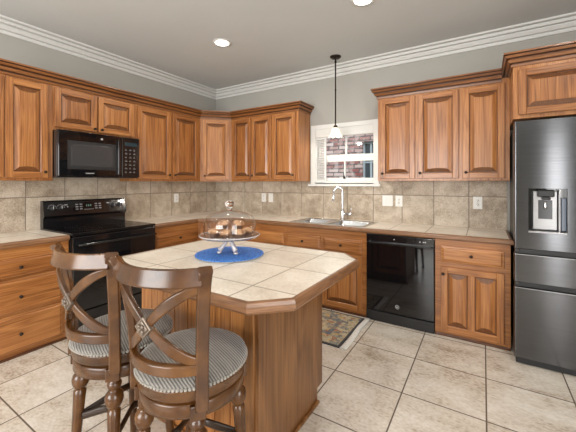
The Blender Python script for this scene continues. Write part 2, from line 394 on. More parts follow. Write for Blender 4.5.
def add_tube(bm, pts, rad, n=12, mi=0):
    rf = rad if callable(rad) else (lambda t: rad)
    pts = [Vector(p) for p in pts]
    ref = Vector((0.13, 0.31, 0.94))
    T0 = (pts[-1]-pts[0]).normalized()
    for c in (Vector((0, 0, 1)), Vector((1, 0, 0)), Vector((0, 1, 0))):
        if all(abs((pts[min(i+1, len(pts)-1)]-pts[max(i-1, 0)]).normalized().dot(c)) < 0.97 for i in range(len(pts))): ref = c; break
    add_sweep3(bm, pts, ref, lambda t: 2*rf(t), lambda t: 2*rf(t), n, mi, 2.0)
def add_prism(bm, poly, z0, z1, mi=0, bev=0.0):
    lo = [bm.verts.new((x, y, z0)) for x, y in poly]; hi = [bm.verts.new((x, y, z1)) for x, y in poly]
    fs = [bm.faces.new(lo[::-1]), bm.faces.new(hi)]
    for k in range(len(poly)):
        k2 = (k+1) % len(poly); fs.append(bm.faces.new((lo[k], lo[k2], hi[k2], hi[k])))
    for f in fs: f.material_index = mi
    if bev: bmesh.ops.bevel(bm, geom=list({e for f in fs for e in f.edges}), offset=bev, segments=2, affect='EDGES')
def add_mould(bm, path, prof, side, closed=False, mi=0, dark=()):
    """sweep a profile (out, z) along a flat path with mitred corners; out is to the left (side=1) or right (-1) of travel"""
    P = [Vector((x, y)) for x, y in path]; N = len(P); rings = []
    def nrm(a, b):
        d = (b-a).normalized(); return Vector((-d.y, d.x))*side
    for i in range(N):
        ns = []
        if closed or i > 0: ns.append(nrm(P[i-1], P[i]))
        if closed or i < N-1: ns.append(nrm(P[i], P[(i+1) % N]))
        o = ns[0] if len(ns) == 1 else (ns[0]+ns[1])/(1+ns[0].dot(ns[1]))
        rings.append([bm.verts.new((P[i].x+o.x*a, P[i].y+o.y*a, z)) for a, z in prof])
    m = len(prof)
    for i in range(N if closed else N-1):
        a, b = rings[i], rings[(i+1) % N]
        for k in range(m):
            f = bm.faces.new((a[k], a[(k+1) % m], b[(k+1) % m], b[k])); f.material_index = 1 if k in dark else mi
    if not closed:
        bm.faces.new(rings[0]); bm.faces.new(rings[-1][::-1])

def obj(name, bm, mats, parent=None, world=True):
    """link bm as ONE mesh object; with world=True and an unrotated parent the coordinates are scene coordinates"""
    bmesh.ops.recalc_face_normals(bm, faces=bm.faces[:])
    if parent is not None and world:
        off = Vector((0, 0, 0)); q = parent
        while q is not None: off += q.location; q = q.parent
        bmesh.ops.translate(bm, verts=bm.verts[:], vec=-off)
    me = bpy.data.meshes.new(name); bm.to_mesh(me); bm.free()
    for m in (mats if isinstance(mats, (list, tuple)) else [mats]): me.materials.append(m)
    o = bpy.data.objects.new(name, me); COL.objects.link(o)
    if parent is not None: o.parent = parent
    return o
def tag(o, label, cat, group=None):
    o['label'] = label; o['category'] = cat
    if group: o['group'] = group
    return o
def thing(name, label, cat, loc=(0, 0, 0), rz=0.0, group=None):
    o = bpy.data.objects.new(name, None); o.empty_display_size = 0.05; COL.objects.link(o)
    o.location = loc; o.rotation_euler = (0, 0, rz)
    return tag(o, label, cat, group)
def solo(name, bm, mats, loc, label, cat, group=None):
    bmesh.ops.translate(bm, verts=bm.verts[:], vec=-Vector(loc))
    o = obj(name, bm, mats); o.location = loc
    return tag(o, label, cat, group)
def struct(name, bm, mats, label=None, parent=None):
    o = obj(name, bm, mats, parent)
    if parent is None:
        o['kind'] = 'structure'
        if label: o['label'] = label
    return o
def copy_tree(o, parent=None):
    c = o.copy(); COL.objects.link(c); c.parent = parent
    for ch in list(o.children): copy_tree(ch, c)
    return c
RX = lambda a: Matrix.Rotation(a, 4, 'X')
RY = lambda a: Matrix.Rotation(a, 4, 'Y')
RZ = lambda a: Matrix.Rotation(a, 4, 'Z')
TR = lambda x, y, z: Matrix.Translation((x, y, z))

# ------------------------------------------------------------------ the room
CZ = 2.82
XR, YR = 5.6, -6.6
bm = NB(); add_box(bm, (-0.15, YR-0.15, -0.1), (XR+0.15, 0.15, 0)); struct('floor', bm, M_FLOOR, 'beige stone-look tile floor with dark grout')
bm = NB(); add_box(bm, (-0.15, YR-0.15, CZ), (XR+0.15, 0.15, CZ+0.1)); struct('ceiling', bm, M_CEIL, 'flat grey painted ceiling')
bm = NB(); add_box(bm, (-0.15, YR-0.15, 0), (0, 0.15, CZ)); struct('wall_left', bm, M_WALL, 'grey wall behind the range')
WX0, WX1, WZ0, WZ1 = 1.765, 2.625, 1.345, 2.075
bm = NB()
add_box(bm, (0, 0, 0), (WX0, 0.15, CZ)); add_box(bm, (WX1, 0, 0), (XR, 0.15, CZ))
add_box(bm, (WX0, 0, 0), (WX1, 0.15, WZ0)); add_box(bm, (WX0, 0, WZ1), (WX1, 0.15, CZ))
struct('wall_back', bm, M_WALL, 'grey wall behind the sink, with the window')
bm = NB()
for a, b_ in ((YR, -5.0), (-3.2, 0)): add_box(bm, (XR, a, 0), (XR+0.15, b_, CZ))
add_box(bm, (XR, -5.0, 0), (XR+0.15, -3.2, 0.4)); add_box(bm, (XR, -5.0, 2.3), (XR+0.15, -3.2, CZ))
struct('wall_right', bm, M_WALL)
bm = NB()
for a, b_ in ((0, 0.8), (3.4, 4.86), (5.2, XR)): add_box(bm, (a, YR-0.15, 0), (b_, YR, CZ))
add_box(bm, (0.8, YR-0.15, 0), (3.4, YR, 0.5)); add_box(bm, (0.8, YR-0.15, 2.35), (3.4, YR, CZ)); add_box(bm, (4.86, YR-0.15, 2.25), (5.2, YR, CZ))
struct('wall_rear', bm, M_WALL)

# ceiling crown
bm = NB()
add_mould(bm, [(0, YR), (0, 0), (XR, 0)],
          [(0, 2.695), (0.016, 2.695), (0.018, 2.714), (0.005, 2.716), (0.005, 2.728), (0.032, 2.730), (0.050, 2.757), (0.034, 2.759), (0.036, 2.770), (0.070, 2.772), (0.078, 2.789), (0.062, 2.791), (0.064, 2.801), (0.104, 2.803), (0.106, CZ), (0, CZ)], -1)
struct('trim_1', bm, M_WHITE, 'white stepped crown moulding along the ceiling')
# backsplash
bm = NB(); add_box(bm, (0.0, -0.012, 0.88), (WX0-0.035, 0, 1.40)); add_box(bm, (WX0-0.035, -0.012, 0.88), (WX1+0.035, 0, 1.305)); add_box(bm, (WX1+0.035, -0.012, 0.88), (3.88, 0, 1.40))
struct('trim_2', bm, M_SPLB, 'tan stone tile backsplash behind the sink')
bm = NB(); add_box(bm, (0, -3.6, 0.88), (0.012, -0.012, 1.42)); struct('trim_3', bm, M_SPLL, 'tan stone tile backsplash behind the range')

# ------------------------------------------------------------------ kitchen window
bm = NB()
cs = 0.045
add_box(bm, (WX0-0.02, -0.018, WZ0-0.01), (WX0+cs, 0.0, WZ1+0.025), 0.003); add_box(bm, (WX1-cs, -0.018, WZ0-0.01), (WX1+0.02, 0.0, WZ1+0.025), 0.003)
add_box(bm, (WX0+cs, -0.018, WZ1-0.03), (WX1-cs, 0.0, WZ1+0.025), 0.003)
for a in ((WX0, 0, WZ0, WX0+0.02, 0.13, WZ1), (WX1-0.02, 0, WZ0, WX1, 0.13, WZ1), (WX0+0.02, 0, WZ1-0.02, WX1-0.02, 0.13, WZ1), (WX0+0.02, 0, WZ0, WX1-0.02, 0.13, WZ0+0.02)):
    add_box(bm, a[:3], a[3:])
win = obj('window_1', bm, M_WHITE); win['kind'] = 'structure'; win['label'] = 'white double-hung window above the sink'
bm = NB()
SX0, SX1 = WX0+0.02, WX1-0.02
def sash(bm, x0, x1, z0, z1, y0, y1, rail=0.045, munt=True):
    add_box(bm, (x0, y0, z0), (x0+rail, y1, z1), 0.003); add_box(bm, (x1-rail, y0, z0), (x1, y1, z1), 0.003)
    add_box(bm, (x0+rail, y0, z0), (x1-rail, y1, z0+rail), 0.003); add_box(bm, (x0+rail, y0, z1-rail), (x1-rail, y1, z1), 0.003)
    if munt: add_box(bm, ((x0+x1)/2-0.009, y0+0.005, z0+rail), ((x0+x1)/2+0.009, y1-0.005, z1-rail), 0.002)
sash(bm, SX0, SX1, 1.66, 2.055, 0.085, 0.12); obj('upper_sash', bm, M_WHITE, win)
bm = NB(); sash(bm, SX0, SX1, 1.365, 1.665, 0.045, 0.08); add_box(bm, (SX0, 0.045, 1.666), (SX1, 0.08, 1.705), 0.003); ls = obj('lower_sash', bm, M_WHITE, win)
bm = NB(); add_box(bm, (2.18, 0.03, 1.40), (2.21, 0.045, 1.42), 0.003); add_box(bm, (2.185, 0.02, 1.405), (2.205, 0.032, 1.44), 0.004); obj('sash_latch', bm, M_IRON, ls)
bm = NB(); add_box(bm, (SX0+0.04, 0.100, 1.70), (SX1-0.04, 0.104, 2.015)); add_box(bm, (SX0+0.04, 0.060, 1.405), (SX1-0.04, 0.064, 1.66)); obj('window_pane', bm, M_GLASS, win)
bm = NB(); add_box(bm, (WX0-0.045, -0.050, WZ0-0.04), (WX1+0.045, 0.0, WZ0-0.01), 0.004); add_box(bm, (WX0, 0.0, WZ0-0.012), (WX1, 0.13, WZ0+0.001)); obj('window_sill', bm, M_WHITE, win)
# folded-back louvred shutter at the left of the opening
bm = NB()
x0, x1 = WX0+0.046, WX0+0.195
add_box(bm, (x0, -0.012, WZ0+0.01), (x0+0.018, 0.012, WZ1-0.14), 0.002); add_box(bm, (x1-0.018, -0.012, WZ0+0.01), (x1, 0.012, WZ1-0.14), 0.002)
for z in (WZ0+0.01, WZ1-0.165): add_box(bm, (x0+0.018, -0.012, z), (x1-0.018, 0.012, z+0.025), 0.002)
z = WZ0+0.045
while z < WZ1-0.17:
    b2 = NB(); add_box(b2, (x0+0.018, -0.013, -0.003), (x1-0.018, 0.013, 0.003), 0.001)
    bmesh.ops.transform(b2, matrix=TR(0, 0, z) @ RX(0.6), verts=b2.verts[:])
    me = bpy.data.meshes.new('t'); b2.to_mesh(me); b2.free(); bm.from_mesh(me); bpy.data.meshes.remove(me); z += 0.022
obj('louvred_shutter', bm, M_WHITE, win)
bm = NB(); add_box(bm, (WX0+0.046, -0.013, WZ1-0.135), (WX1-0.046, 0.03, WZ1-0.031), 0.004); obj('window_valance', bm, M_WHITE, win)
# neighbouring house outside
nh = thing('brick_house', 'whitewashed red brick house wall seen through the kitchen window', 'house', (1.5, 2.3, 0))
bm = NB(); add_box(bm, (-3.0, 2.3, -0.3), (1.66, 2.55, 4.0)); add_box(bm, (1.66, 2.3, -0.3), (2.5, 2.55, 1.1)); add_box(bm, (1.66, 2.3, 2.16), (2.5, 2.55, 4)); add_box(bm, (2.5, 2.3, -0.3), (4, 2.55, 4)); obj('brick_wall', bm, M_BRICK, nh)
bm = NB(); add_box(bm, (1.66, 2.40, 1.1), (2.5, 2.42, 2.16)); hw = obj('house_window', bm, plain('dark_house_glass', (0.05, 0.07, 0.085), 0.15), nh)
bm = NB()
for x in (1.66, 1.80, 2.46): add_box(bm, (x, 2.37, 1.1), (x+0.035, 2.41, 2.16))
for z in (1.1, 1.42, 1.74, 2.12): add_box(bm, (1.695, 2.375, z), (2.46, 2.405, z+0.03))
obj('window_bars', bm, plain('pale_window_trim', (0.35, 0.42, 0.46), 0.5), hw)
bm = NB(); add_box(bm, (-3, 0.16, -0.35), (6, 2.29, -0.12)); g = obj('lawn_ground', bm, mottled('lawn', (0.06, 0.10, 0.03), (0.10, 0.14, 0.05), 8)); g['kind'] = 'structure'

# ------------------------------------------------------------------ cabinets
def knob_bm(x, y, z, r=0.0135):
    bm = NB(); add_lathe(bm, [(0.0085, 0), (0.0085, 0.003), (0.005, 0.006), (0.005, 0.012), (0.010, 0.015), (r, 0.020), (r*0.95, 0.024), (r*0.55, 0.028), (0, 0.029)], TR(x, y, z) @ RX(PI/2), 14)
    return bm
def add_raised(bm, x0, x1, z0, z1, y, dip, mi_bev=0, mi_fld=0):
    """raised field in an opening of a frame whose face is at y (front towards -y)"""
    n = 11
    def loop(ins, h, d):
        a, b_, c, e = x0+ins, x1-ins, z0+ins, z1-ins
        pts = []
        for k in range(n):
            t = k/(n-1); pts.append((a+(b_-a)*t, y-h, c+d*math.sin(PI*t)))
        for k in range(n):
            t = k/(n-1); pts.append((b_+(a-b_)*t, y-h, e-d*math.sin(PI*t)))
        return [bm.verts.new(p) for p in pts]
    L = [loop(0, 0.0, 0), loop(0.006, -0.007, 0), loop(0.008, -0.014, 0), loop(0.012, -0.014, 0), loop(0.042, -0.002, dip), loop(0.045, -0.0003, dip)]
    for i, (a, b_) in enumerate(zip(L, L[1:])):
        for k in range(2*n):
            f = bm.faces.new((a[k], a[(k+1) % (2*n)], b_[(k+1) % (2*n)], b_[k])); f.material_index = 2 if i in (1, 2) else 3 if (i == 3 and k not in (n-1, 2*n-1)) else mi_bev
    l = L[-1]
    for k in range(n-1):
        f = bm.faces.new((l[k], l[k+1], l[2*n-2-k], l[2*n-1-k])); f.material_index = mi_fld
def door_bm(x0, x1, z0, z1, y, panels=1, dip=0.008, fw=0.052):
    bm = NB(); T = 0.020
    add_box(bm, (x0, y-T, z0), (x0+fw, y, z1), 0.0035, 0); add_box(bm, (x1-fw, y-T, z0), (x1, y, z1), 0.0035, 0)
    add_box(bm, (x0+fw-0.0005, y-T, z0), (x1-fw+0.0005, y, z0+fw), 0.0035, 1); add_box(bm, (x0+fw-0.0005, y-T, z1-fw), (x1-fw+0.0005, y, z1), 0.0035, 1)
    ins = [x0+fw]
    if panels == 2:
        xm = (x0+x1)/2; add_box(bm, (xm-fw/2, y-T, z0+fw-0.0005), (xm+fw/2, y, z1-fw+0.0005), 0.0035, 0); rng = [(x0+fw, xm-fw/2), (xm+fw/2, x1-fw)]
    else: rng = [(x0+fw, x1-fw)]
    for a, b_ in rng: add_raised(bm, a-0.003, b_+0.003, z0+fw-0.003, z1-fw+0.003, y-T+0.003, dip, 0, 0)
    return bm
def drawer_bm(x0, x1, z0, z1, y):
    bm = NB(); n = 1
    L = []
    for ins, h in ((0, 0), (0, 0.011), (0.004, 0.014), (0.014, 0.015), (0.022, 0.021), (0.026, 0.0215)):
        L.append([bm.verts.new(p) for p in ((x0+ins, y-h, z0+ins), (x1-ins, y-h, z0+ins), (x1-ins, y-h, z1-ins), (x0+ins, y-h, z1-ins))])
    for a, b_ in zip(L, L[1:]):
        for k in range(4): bm.faces.new((a[k], a[(k+1) % 4], b_[(k+1) % 4], b_[k]))
    bm.faces.new(L[-1]); bm.faces.new(L[0][::-1])
    return bm
FR = -0.001
def cabinet(name, label, loc, rz, wd, dp, z0, z1, fronts, cat='cabinet', base=False, group=None, shoe=True, endp=None):
    """canonical cabinet: back on y=0, front towards -y, x from 0 to wd; local coordinates"""
    t = thing(name, label, cat, loc, rz, group)
    bm = NB()
    if base:
        th = 0.02
        add_box(bm, (0, -dp+th, z0), (th, 0, z1)); add_box(bm, (wd-th, -dp+th, z0), (wd, 0, z1))
        add_box(bm, (th, -th, z0), (wd-th, 0, z1)); add_box(bm, (th, -dp+th, z0), (wd-th, -th, z0+th))
        add_box(bm, (0, -dp, z0), (wd, -dp+th, z1), 0.0015, 1)
    else:
        add_box(bm, (0, -dp, z0), (wd, 0, z1), 0.002)
    obj('cabinet_box', bm, [M_OAKV, M_OAKH], t, False)
    if base and shoe:
        bm = NB(); add_box(bm, (0.0, -dp-0.012, z0), (wd, -dp+0.001, z0+0.022), 0.004); obj('base_shoe', bm, M_DKOAK, t, False)
    for f in fronts:
        if f[0] == 'door':
            _, x0, x1, a, b_, kn, pn = f
            d = obj('door', door_bm(x0, x1, a, b_, -dp+FR, pn, 0.0 if dp > 0.5 and not base else 0.008), [M_OAKV, M_OAKH, M_DKOAK, M_BEVSHADE], t, False)
            if kn: obj('knob', knob_bm(kn[0], -dp-0.021, kn[1]), M_BRONZE, d, False)
        else:
            _, x0, x1, a, b_, kn = f
            d = obj('drawer', drawer_bm(x0, x1, a, b_, -dp+FR), M_OAKH, t, False)
            if kn: obj('knob', knob_bm(kn[0], -dp-0.0215, kn[1]), M_BRONZE, d, False)
    return t
UZ0, UZ1, UD = 1.368, 2.285, 0.308
DZ0, DZ1 = 1.392, 2.235
G = 'raised panel oak wall cabinets'
SR, SL = -1.592, -2.392     # microwave opening along the left wall
SB = -1.566                 # right side of the range opening below the counter
# left wall uppers
cabinet('wall_cabinet', 'tall oak wall cabinet left of the black microwave, at the photo\'s left edge', (0.001, -3.05, 0), PI/2, 3.05+SL-0.0005, UD, UZ0, UZ1,
        [('door', 0.012, 0.31-0.004, DZ0, DZ1, None, 1), ('door', 0.315, 0.615, DZ0, DZ1, (0.588, 1.447), 1)], group=G)
cabinet('wall_cabinet', 'short oak wall cabinet with two doors directly over the black microwave', (0.001, SL, 0), PI/2, SR-SL-0.0005, UD, 1.842, UZ1,
        [('door', 0.010, 0.385, 1.868, DZ1, (0.355, 1.895), 1), ('door', 0.398, 0.785, 1.868, DZ1, (0.425, 1.895), 1)], group=G)
cabinet('wall_cabinet', 'tall two-door oak wall cabinet between the microwave and the corner cabinet', (0.001, SR, 0), PI/2, -0.615-SR-0.0005, UD, UZ0, UZ1,
        [('door', 0.03, 0.475, DZ0, DZ1, (0.448, 1.447), 1), ('door', 0.505, 0.925, DZ0, DZ1, (0.532, 1.447), 1)], group=G)
# diagonal corner upper
cc = thing('wall_cabinet', 'oak corner wall cabinet set diagonally between the two walls', 'cabinet', (0.0, 0.0, 0), 0, G)
bm = NB(); add_prism(bm, [(0.001, -0.001), (0.001, -0.615), (UD, -0.615), (0.615, -UD), (0.615, -0.001)], UZ0, UZ1); obj('cabinet_box', bm, M_OAKV, cc)
Lc = math.hypot(0.615-UD, 0.615-UD)
bm = door_bm(-Lc/2+0.035, Lc/2-0.035, DZ0, DZ1, -0.001, 1)
mx = TR((UD+0.615)/2, -(UD+0.615)/2, 0) @ RZ(PI/4)
bmesh.ops.transform(bm, matrix=mx, verts=bm.verts[:]); cd = obj('door', bm, [M_OAKV, M_OAKH, M_DKOAK, M_BEVSHADE], cc)
bm = knob_bm(-Lc/2+0.062, -0.021, 1.447); bmesh.ops.transform(bm, matrix=mx, verts=bm.verts[:]); obj('knob', bm, M_BRONZE, cd)
# back wall uppers
cabinet('wall_cabinet', 'three-door oak wall cabinet left of the window', (0.6155, -0.001, 0), 0, 1.728-0.6155, UD, UZ0, UZ1,
        [('door', 0.035, 0.360, DZ0, DZ1, (0.333, 1.447), 1), ('door', 0.372, 0.700, DZ0, DZ1, (0.400, 1.447), 1), ('door', 0.728, 1.072, DZ0, DZ1, (1.045, 1.447), 1)], group=G)
cabinet('wall_cabinet', 'three-door oak wall cabinet between the window and the refrigerator', (2.718, -0.001, 0), 0, 3.884-2.718, UD, UZ0, UZ1,
        [('door', 0.030, 0.378, DZ0, DZ1, (0.055, 1.447), 1), ('door', 0.402, 0.770, DZ0, DZ1, (0.430, 1.447), 1), ('door', 0.802, 1.130, DZ0, DZ1, (0.830, 1.447), 1)], group=G)
FD = 0.62
cabinet('wall_cabinet', 'deep honey oak cabinet with wide doors above the refrigerator', (3.8855, -0.001, 0), 0, 1.0, FD, 1.855, UZ1+0.02,
        [('door', 0.035, 0.495, 1.885, 2.24, (0.465, 1.92), 1), ('door', 0.505, 0.965, 1.885, 2.24, (0.535, 1.92), 1)], group=G)
# cabinet crowns
CRP = [(0.0, -0.034), (0.010, -0.034), (0.014, -0.018), (0.004, -0.016), (0.004, -0.006), (0.022, -0.004), (0.034, 0.018), (0.022, 0.020), (0.022, 0.030), (0.046, 0.032), (0.056, 0.048), (0.046, 0.050), (0.046, 0.056), (0.062, 0.058), (0.062, 0.072), (0.0, 0.072)]
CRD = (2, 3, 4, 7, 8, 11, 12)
def crown(path, z, label):
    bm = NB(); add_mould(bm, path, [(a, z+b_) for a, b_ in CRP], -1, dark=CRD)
    return solo('cabinet_crown_molding', bm, [M_CROWN, M_DKOAK], (path[0][0], path[0][1], z), label, 'moulding', 'oak crown moldings on the cabinets')
e = 0.0015
crown([(UD+e, -3.05), (UD+e, -0.615-e*0.4), (0.615+e*0.4, -UD-e), (1.728+e, -UD-e), (1.728+e, -0.003)], UZ1, 'long oak crown molding turning the corner atop the left wall cabinets')
crown([(2.718-e, -0.003), (2.718-e, -UD-e), (3.824, -UD-e)], UZ1, 'oak crown molding along the top of the cabinet right of the window')
crown([(3.8855-e, -0.003), (3.8855-e, -FD-e), (4.8855, -FD-e)], UZ1+0.02, 'oak crown molding on the deep cabinet above the refrigerator')

# base cabinets
CT, ED = 0.895, 0.044          # counter top height, edge height
BZ1, BD = CT-ED-0.0005, 0.62
G2 = 'oak base cabinets'
cabinet('base_cabinet', 'oak three-drawer base cabinet left of the range', (0.001, -3.05, 0), PI/2, 3.05+SL-0.002, BD, 0.0, BZ1,
        [('drawer', 0.03, 0.605, 0.622, 0.765, (0.314, 0.697)), ('drawer', 0.03, 0.605, 0.345, 0.607, (0.314, 0.470)), ('drawer', 0.03, 0.605, 0.045, 0.330, (0.314, 0.182))], base=True, group=G2)
cabinet('base_cabinet', 'oak base cabinet with a drawer right of the range, along the left wall', (0.001, SB+0.002, 0), PI/2, -0.93-SB-0.003, BD, 0.0, BZ1,
        [('drawer', 0.025, 0.612, 0.635, 0.765, (0.33, 0.705)), ('door', 0.025, 0.315, 0.045, 0.615, (0.289, 0.57), 1), ('door', 0.325, 0.612, 0.045, 0.615, (0.351, 0.57), 1)], base=True, group=G2)
# diagonal corner base
cb = thing('base_cabinet', 'diagonal oak corner base cabinet behind the cake stand', 'cabinet', (0.0, 0.0, 0), 0, G2)
bm = NB(); add_prism(bm, [(0.001, -0.001), (0.001, -0.93), (BD, -0.93), (0.93, -BD), (0.93, -0.001)], 0, BZ1); obj('cabinet_box', bm, M_OAKV, cb)
Lb = math.hypot(0.31, 0.31); mx = TR((BD+0.93)/2, -(BD+0.93)/2, 0) @ RZ(PI/4)
bm = door_bm(-Lb/2+0.03, Lb/2-0.03, 0.045, 0.765, -0.001, 1); bmesh.ops.transform(bm, matrix=mx, verts=bm.verts[:]); cd = obj('door', bm, [M_OAKV, M_OAKH, M_DKOAK, M_BEVSHADE], cb)
bm = knob_bm(Lb/2-0.056, -0.021, 0.70); bmesh.ops.transform(bm, matrix=mx, verts=bm.verts[:]); obj('knob', bm, M_BRONZE, cd)
cabinet('base_cabinet', 'oak base cabinet with one wide drawer left of the sink, partly behind the cake stand', (0.9305, -0.001, 0), 0, 1.738-0.9305-0.0005, BD, 0.0, BZ1,
        [('drawer', 0.03, 0.785, 0.635, 0.765, (0.40, 0.70)), ('door', 0.03, 0.402, 0.045, 0.615, (0.376, 0.57), 1), ('door', 0.413, 0.785, 0.045, 0.615, (0.439, 0.57), 1)], base=True, group=G2)
cabinet('base_cabinet', 'oak base cabinet under the steel sink, with two false drawer fronts', (1.738, -0.001, 0), 0, 2.694-1.738, BD, 0.0, BZ1,
        [('drawer', 0.020, 0.448, 0.625, 0.765, (0.233, 0.70)), ('drawer', 0.487, 0.912, 0.625, 0.765, (0.69, 0.70)),
         ('door', 0.020, 0.462, 0.045, 0.605, (0.436, 0.56), 1), ('door', 0.473, 0.912, 0.045, 0.605, (0.499, 0.56), 1)], base=True, group=G2)
cabinet('base_cabinet', 'narrow oak base cabinet between the dishwasher and the refrigerator', (3.318, -0.001, 0), 0, 3.872-3.318, BD, 0.0, BZ1,
        [('drawer', 0.048, 0.512, 0.655, 0.795, (0.28, 0.727)), ('door', 0.048, 0.512, 0.045, 0.612, (0.068, 0.552), 2)], base=True, group=G2)

# countertops
def bull(z0, z1, out=0.026):
    return [(0.0, z0), (out*0.75, z0), (out, z0+(z1-z0)*0.22), (out, z0+(z1-z0)*0.62), (out*0.8, z1-0.004), (out*0.45, z1), (0.0, z1)]
CD = 0.622
def counter(label, poly, edge, loc, mt=M_CTOP, z=CT, group='tiled countertops', name='countertop', holes=None):
    t = thing(name, label, 'countertop', loc, 0, group)
    bm = NB()
    if holes:
        for p in holes: add_prism(bm, p, z-ED, z)
    else: add_prism(bm, poly, z-ED, z)
    obj('tile_top', bm, mt, t)
    bm = NB(); add_mould(bm, edge, bull(z-ED, z+0.001), -1); obj('wood_edge', bm, M_EDGE, t)
    return t
# edges run so that the open side lies to the right of travel
counter('short tiled countertop left of the black range', [(0.013, -3.05), (CD, -3.05), (CD, SL-0.004), (0.013, SL-0.004)], [(CD, -3.05), (CD, SL-0.004)], (0, 0, 0), name='countertop')
SK = (1.785, 2.655, -0.592, -0.100)      # sink cut-out
XE = 3.862
cpl = [[(0.013, SB+0.004), (CD, SB+0.004), (CD, -0.94), (0.013, -0.94)],
       [(0.013, -0.94), (CD, -0.94), (0.94, -CD), (0.94, -0.013), (0.013, -0.013)],
       [(0.94, -CD), (SK[0], -CD), (SK[0], -0.013), (0.94, -0.013)], [(SK[0], -CD), (SK[1], -CD), (SK[1], SK[2]), (SK[0], SK[2])],
       [(SK[0], SK[3]), (SK[1], SK[3]), (SK[1], -0.013), (SK[0], -0.013)], [(SK[1], -CD), (XE, -CD), (XE, -0.013), (SK[1], -0.013)]]
counter('long tiled countertop around the corner, from range past sink to refrigerator', None, [(CD, SB+0.004), (CD, -0.94), (0.94, -CD), (XE, -CD), (XE, -0.013)], (0, 0, 0), holes=cpl)

# ------------------------------------------------------------------ sink and faucet
t = thing('kitchen_sink', 'stainless steel double bowl sink set in the countertop below the window', 'sink', (2.225, -0.34, CT))
zt = CT+0.006
x0, x1, y0, y1 = SK[0]-0.012, SK[1]+0.012, SK[2]-0.012, SK[3]+0.012
B = [(SK[0]+0.03, 2.200, SK[2]+0.022, SK[3]-0.075), (2.240, SK[1]-0.03, SK[2]+0.025, SK[3]-0.075)]
bm = NB()
def rrect(a, b_, c, d, r, n=4):
    pts = []
    for cx, cy, s in ((b_-r, d-r, 0), (a+r, d-r, 1), (a+r, c+r, 2), (b_-r, c+r, 3)):
        for k in range(n+1):
            an = (s+k/n)*PI/2; pts.append((cx+r*math.cos(an), cy+r*math.sin(an)))
    return pts
for p in ((x0, y0, x1, B[0][2]), (x0, B[0][3], x1, y1), (x0, B[0][2], B[0][0], B[0][3]), (B[0][1], B[0][2], B[1][0], B[0][3]), (B[1][1], B[0][2], x1, B[0][3])):
    add_box(bm, (p[0], p[1], zt-0.005), (p[2], p[3], zt))
obj('sink_rim', bm, M_STEEL, t)
for bx in B:
    bm = NB(); rings = []
    for ins, z in ((0.0, zt-0.001), (0.004, zt-0.012), (0.012, zt-0.15), (0.045, zt-0.175), (0.11, zt-0.18)):
        rings.append([bm.verts.new((px, py, z)) for px, py in rrect(bx[0]+ins, bx[1]-ins, bx[2]+ins, bx[3]-ins, 0.05 if ins < 0.1 else 0.03)])
    for a, b_ in zip(rings, rings[1:]):
        m_ = len(a)
        for k in range(m_):
            f = bm.faces.new((a[k], a[(k+1) % m_], b_[(k+1) % m_], b_[k])); f.smooth = True
    bm.faces.new(rings[-1])
    bo = obj('bowl', bm, M_STEEL, t)
    sm = bo.modifiers.new('thickness', 'SOLIDIFY'); sm.thickness = 0.002
    bm = NB(); cx, cy = (bx[0]+bx[1])/2, (bx[2]+bx[3])/2
    add_lathe(bm, [(0.045, zt-0.179), (0.045, zt-0.176), (0.036, zt-0.175), (0.030, zt-0.178), (0, zt-0.178)], TR(cx, cy, 0), 20); obj('drain', bm, M_CHROME, bo)
fx, fy = 2.240, -0.135
t = thing('kitchen_faucet', 'tall chrome gooseneck faucet with a pull-down spray head behind the sink', 'faucet', (fx, fy, zt))
bm = NB(); add_lathe(bm, [(0.030, zt+0.001), (0.030, zt+0.008), (0.024, zt+0.014), (0.022, zt+0.05), (0.022, zt+0.11), (0.017, zt+0.125), (0.0145, zt+0.14)], TR(fx, fy, 0), 20)
path = [(fx, fy, zt+0.13)]
R = 0.052; dx, dy = -0.86, -0.5
for k in range(11): path.append((fx, fy, zt+0.14+0.2*k/10))
for k in range(1, 13):
    a = PI*k/12*1.02
    path.append((fx+dx*(R-R*math.cos(a)), fy+dy*(R-R*math.cos(a)), zt+0.34+R*math.sin(a)))
add_tube(bm, path, 0.0155, 12); obj('spout', bm, M_CHROME, t)
ex, ey, ez = path[-1]
bm = NB(); add_lathe(bm, [(0.013, 0.005), (0.0135, -0.02), (0.016, -0.025), (0.018, -0.06), (0.021, -0.105), (0.019, -0.112), (0, -0.112)][::-1], TR(ex, ey, ez) @ RY(0.08), 16); obj('spray_head', bm, M_CHROME, t)
bm = NB(); add_lathe(bm, [(0.016, 0), (0.016, 0.05), (0.018, 0.055), (0.018, 0.095), (0.010, 0.105), (0, 0.106)], TR(fx+0.015, fy, zt+0.075) @ RY(PI/2), 16)
add_tube(bm, [(fx+0.105, fy, zt+0.09), (fx+0.11, fy-0.005, zt+0.12), (fx+0.118, fy-0.01, zt+0.165)], lambda q: 0.006-0.002*q, 8); obj('lever_handle', bm, M_CHROME, t)

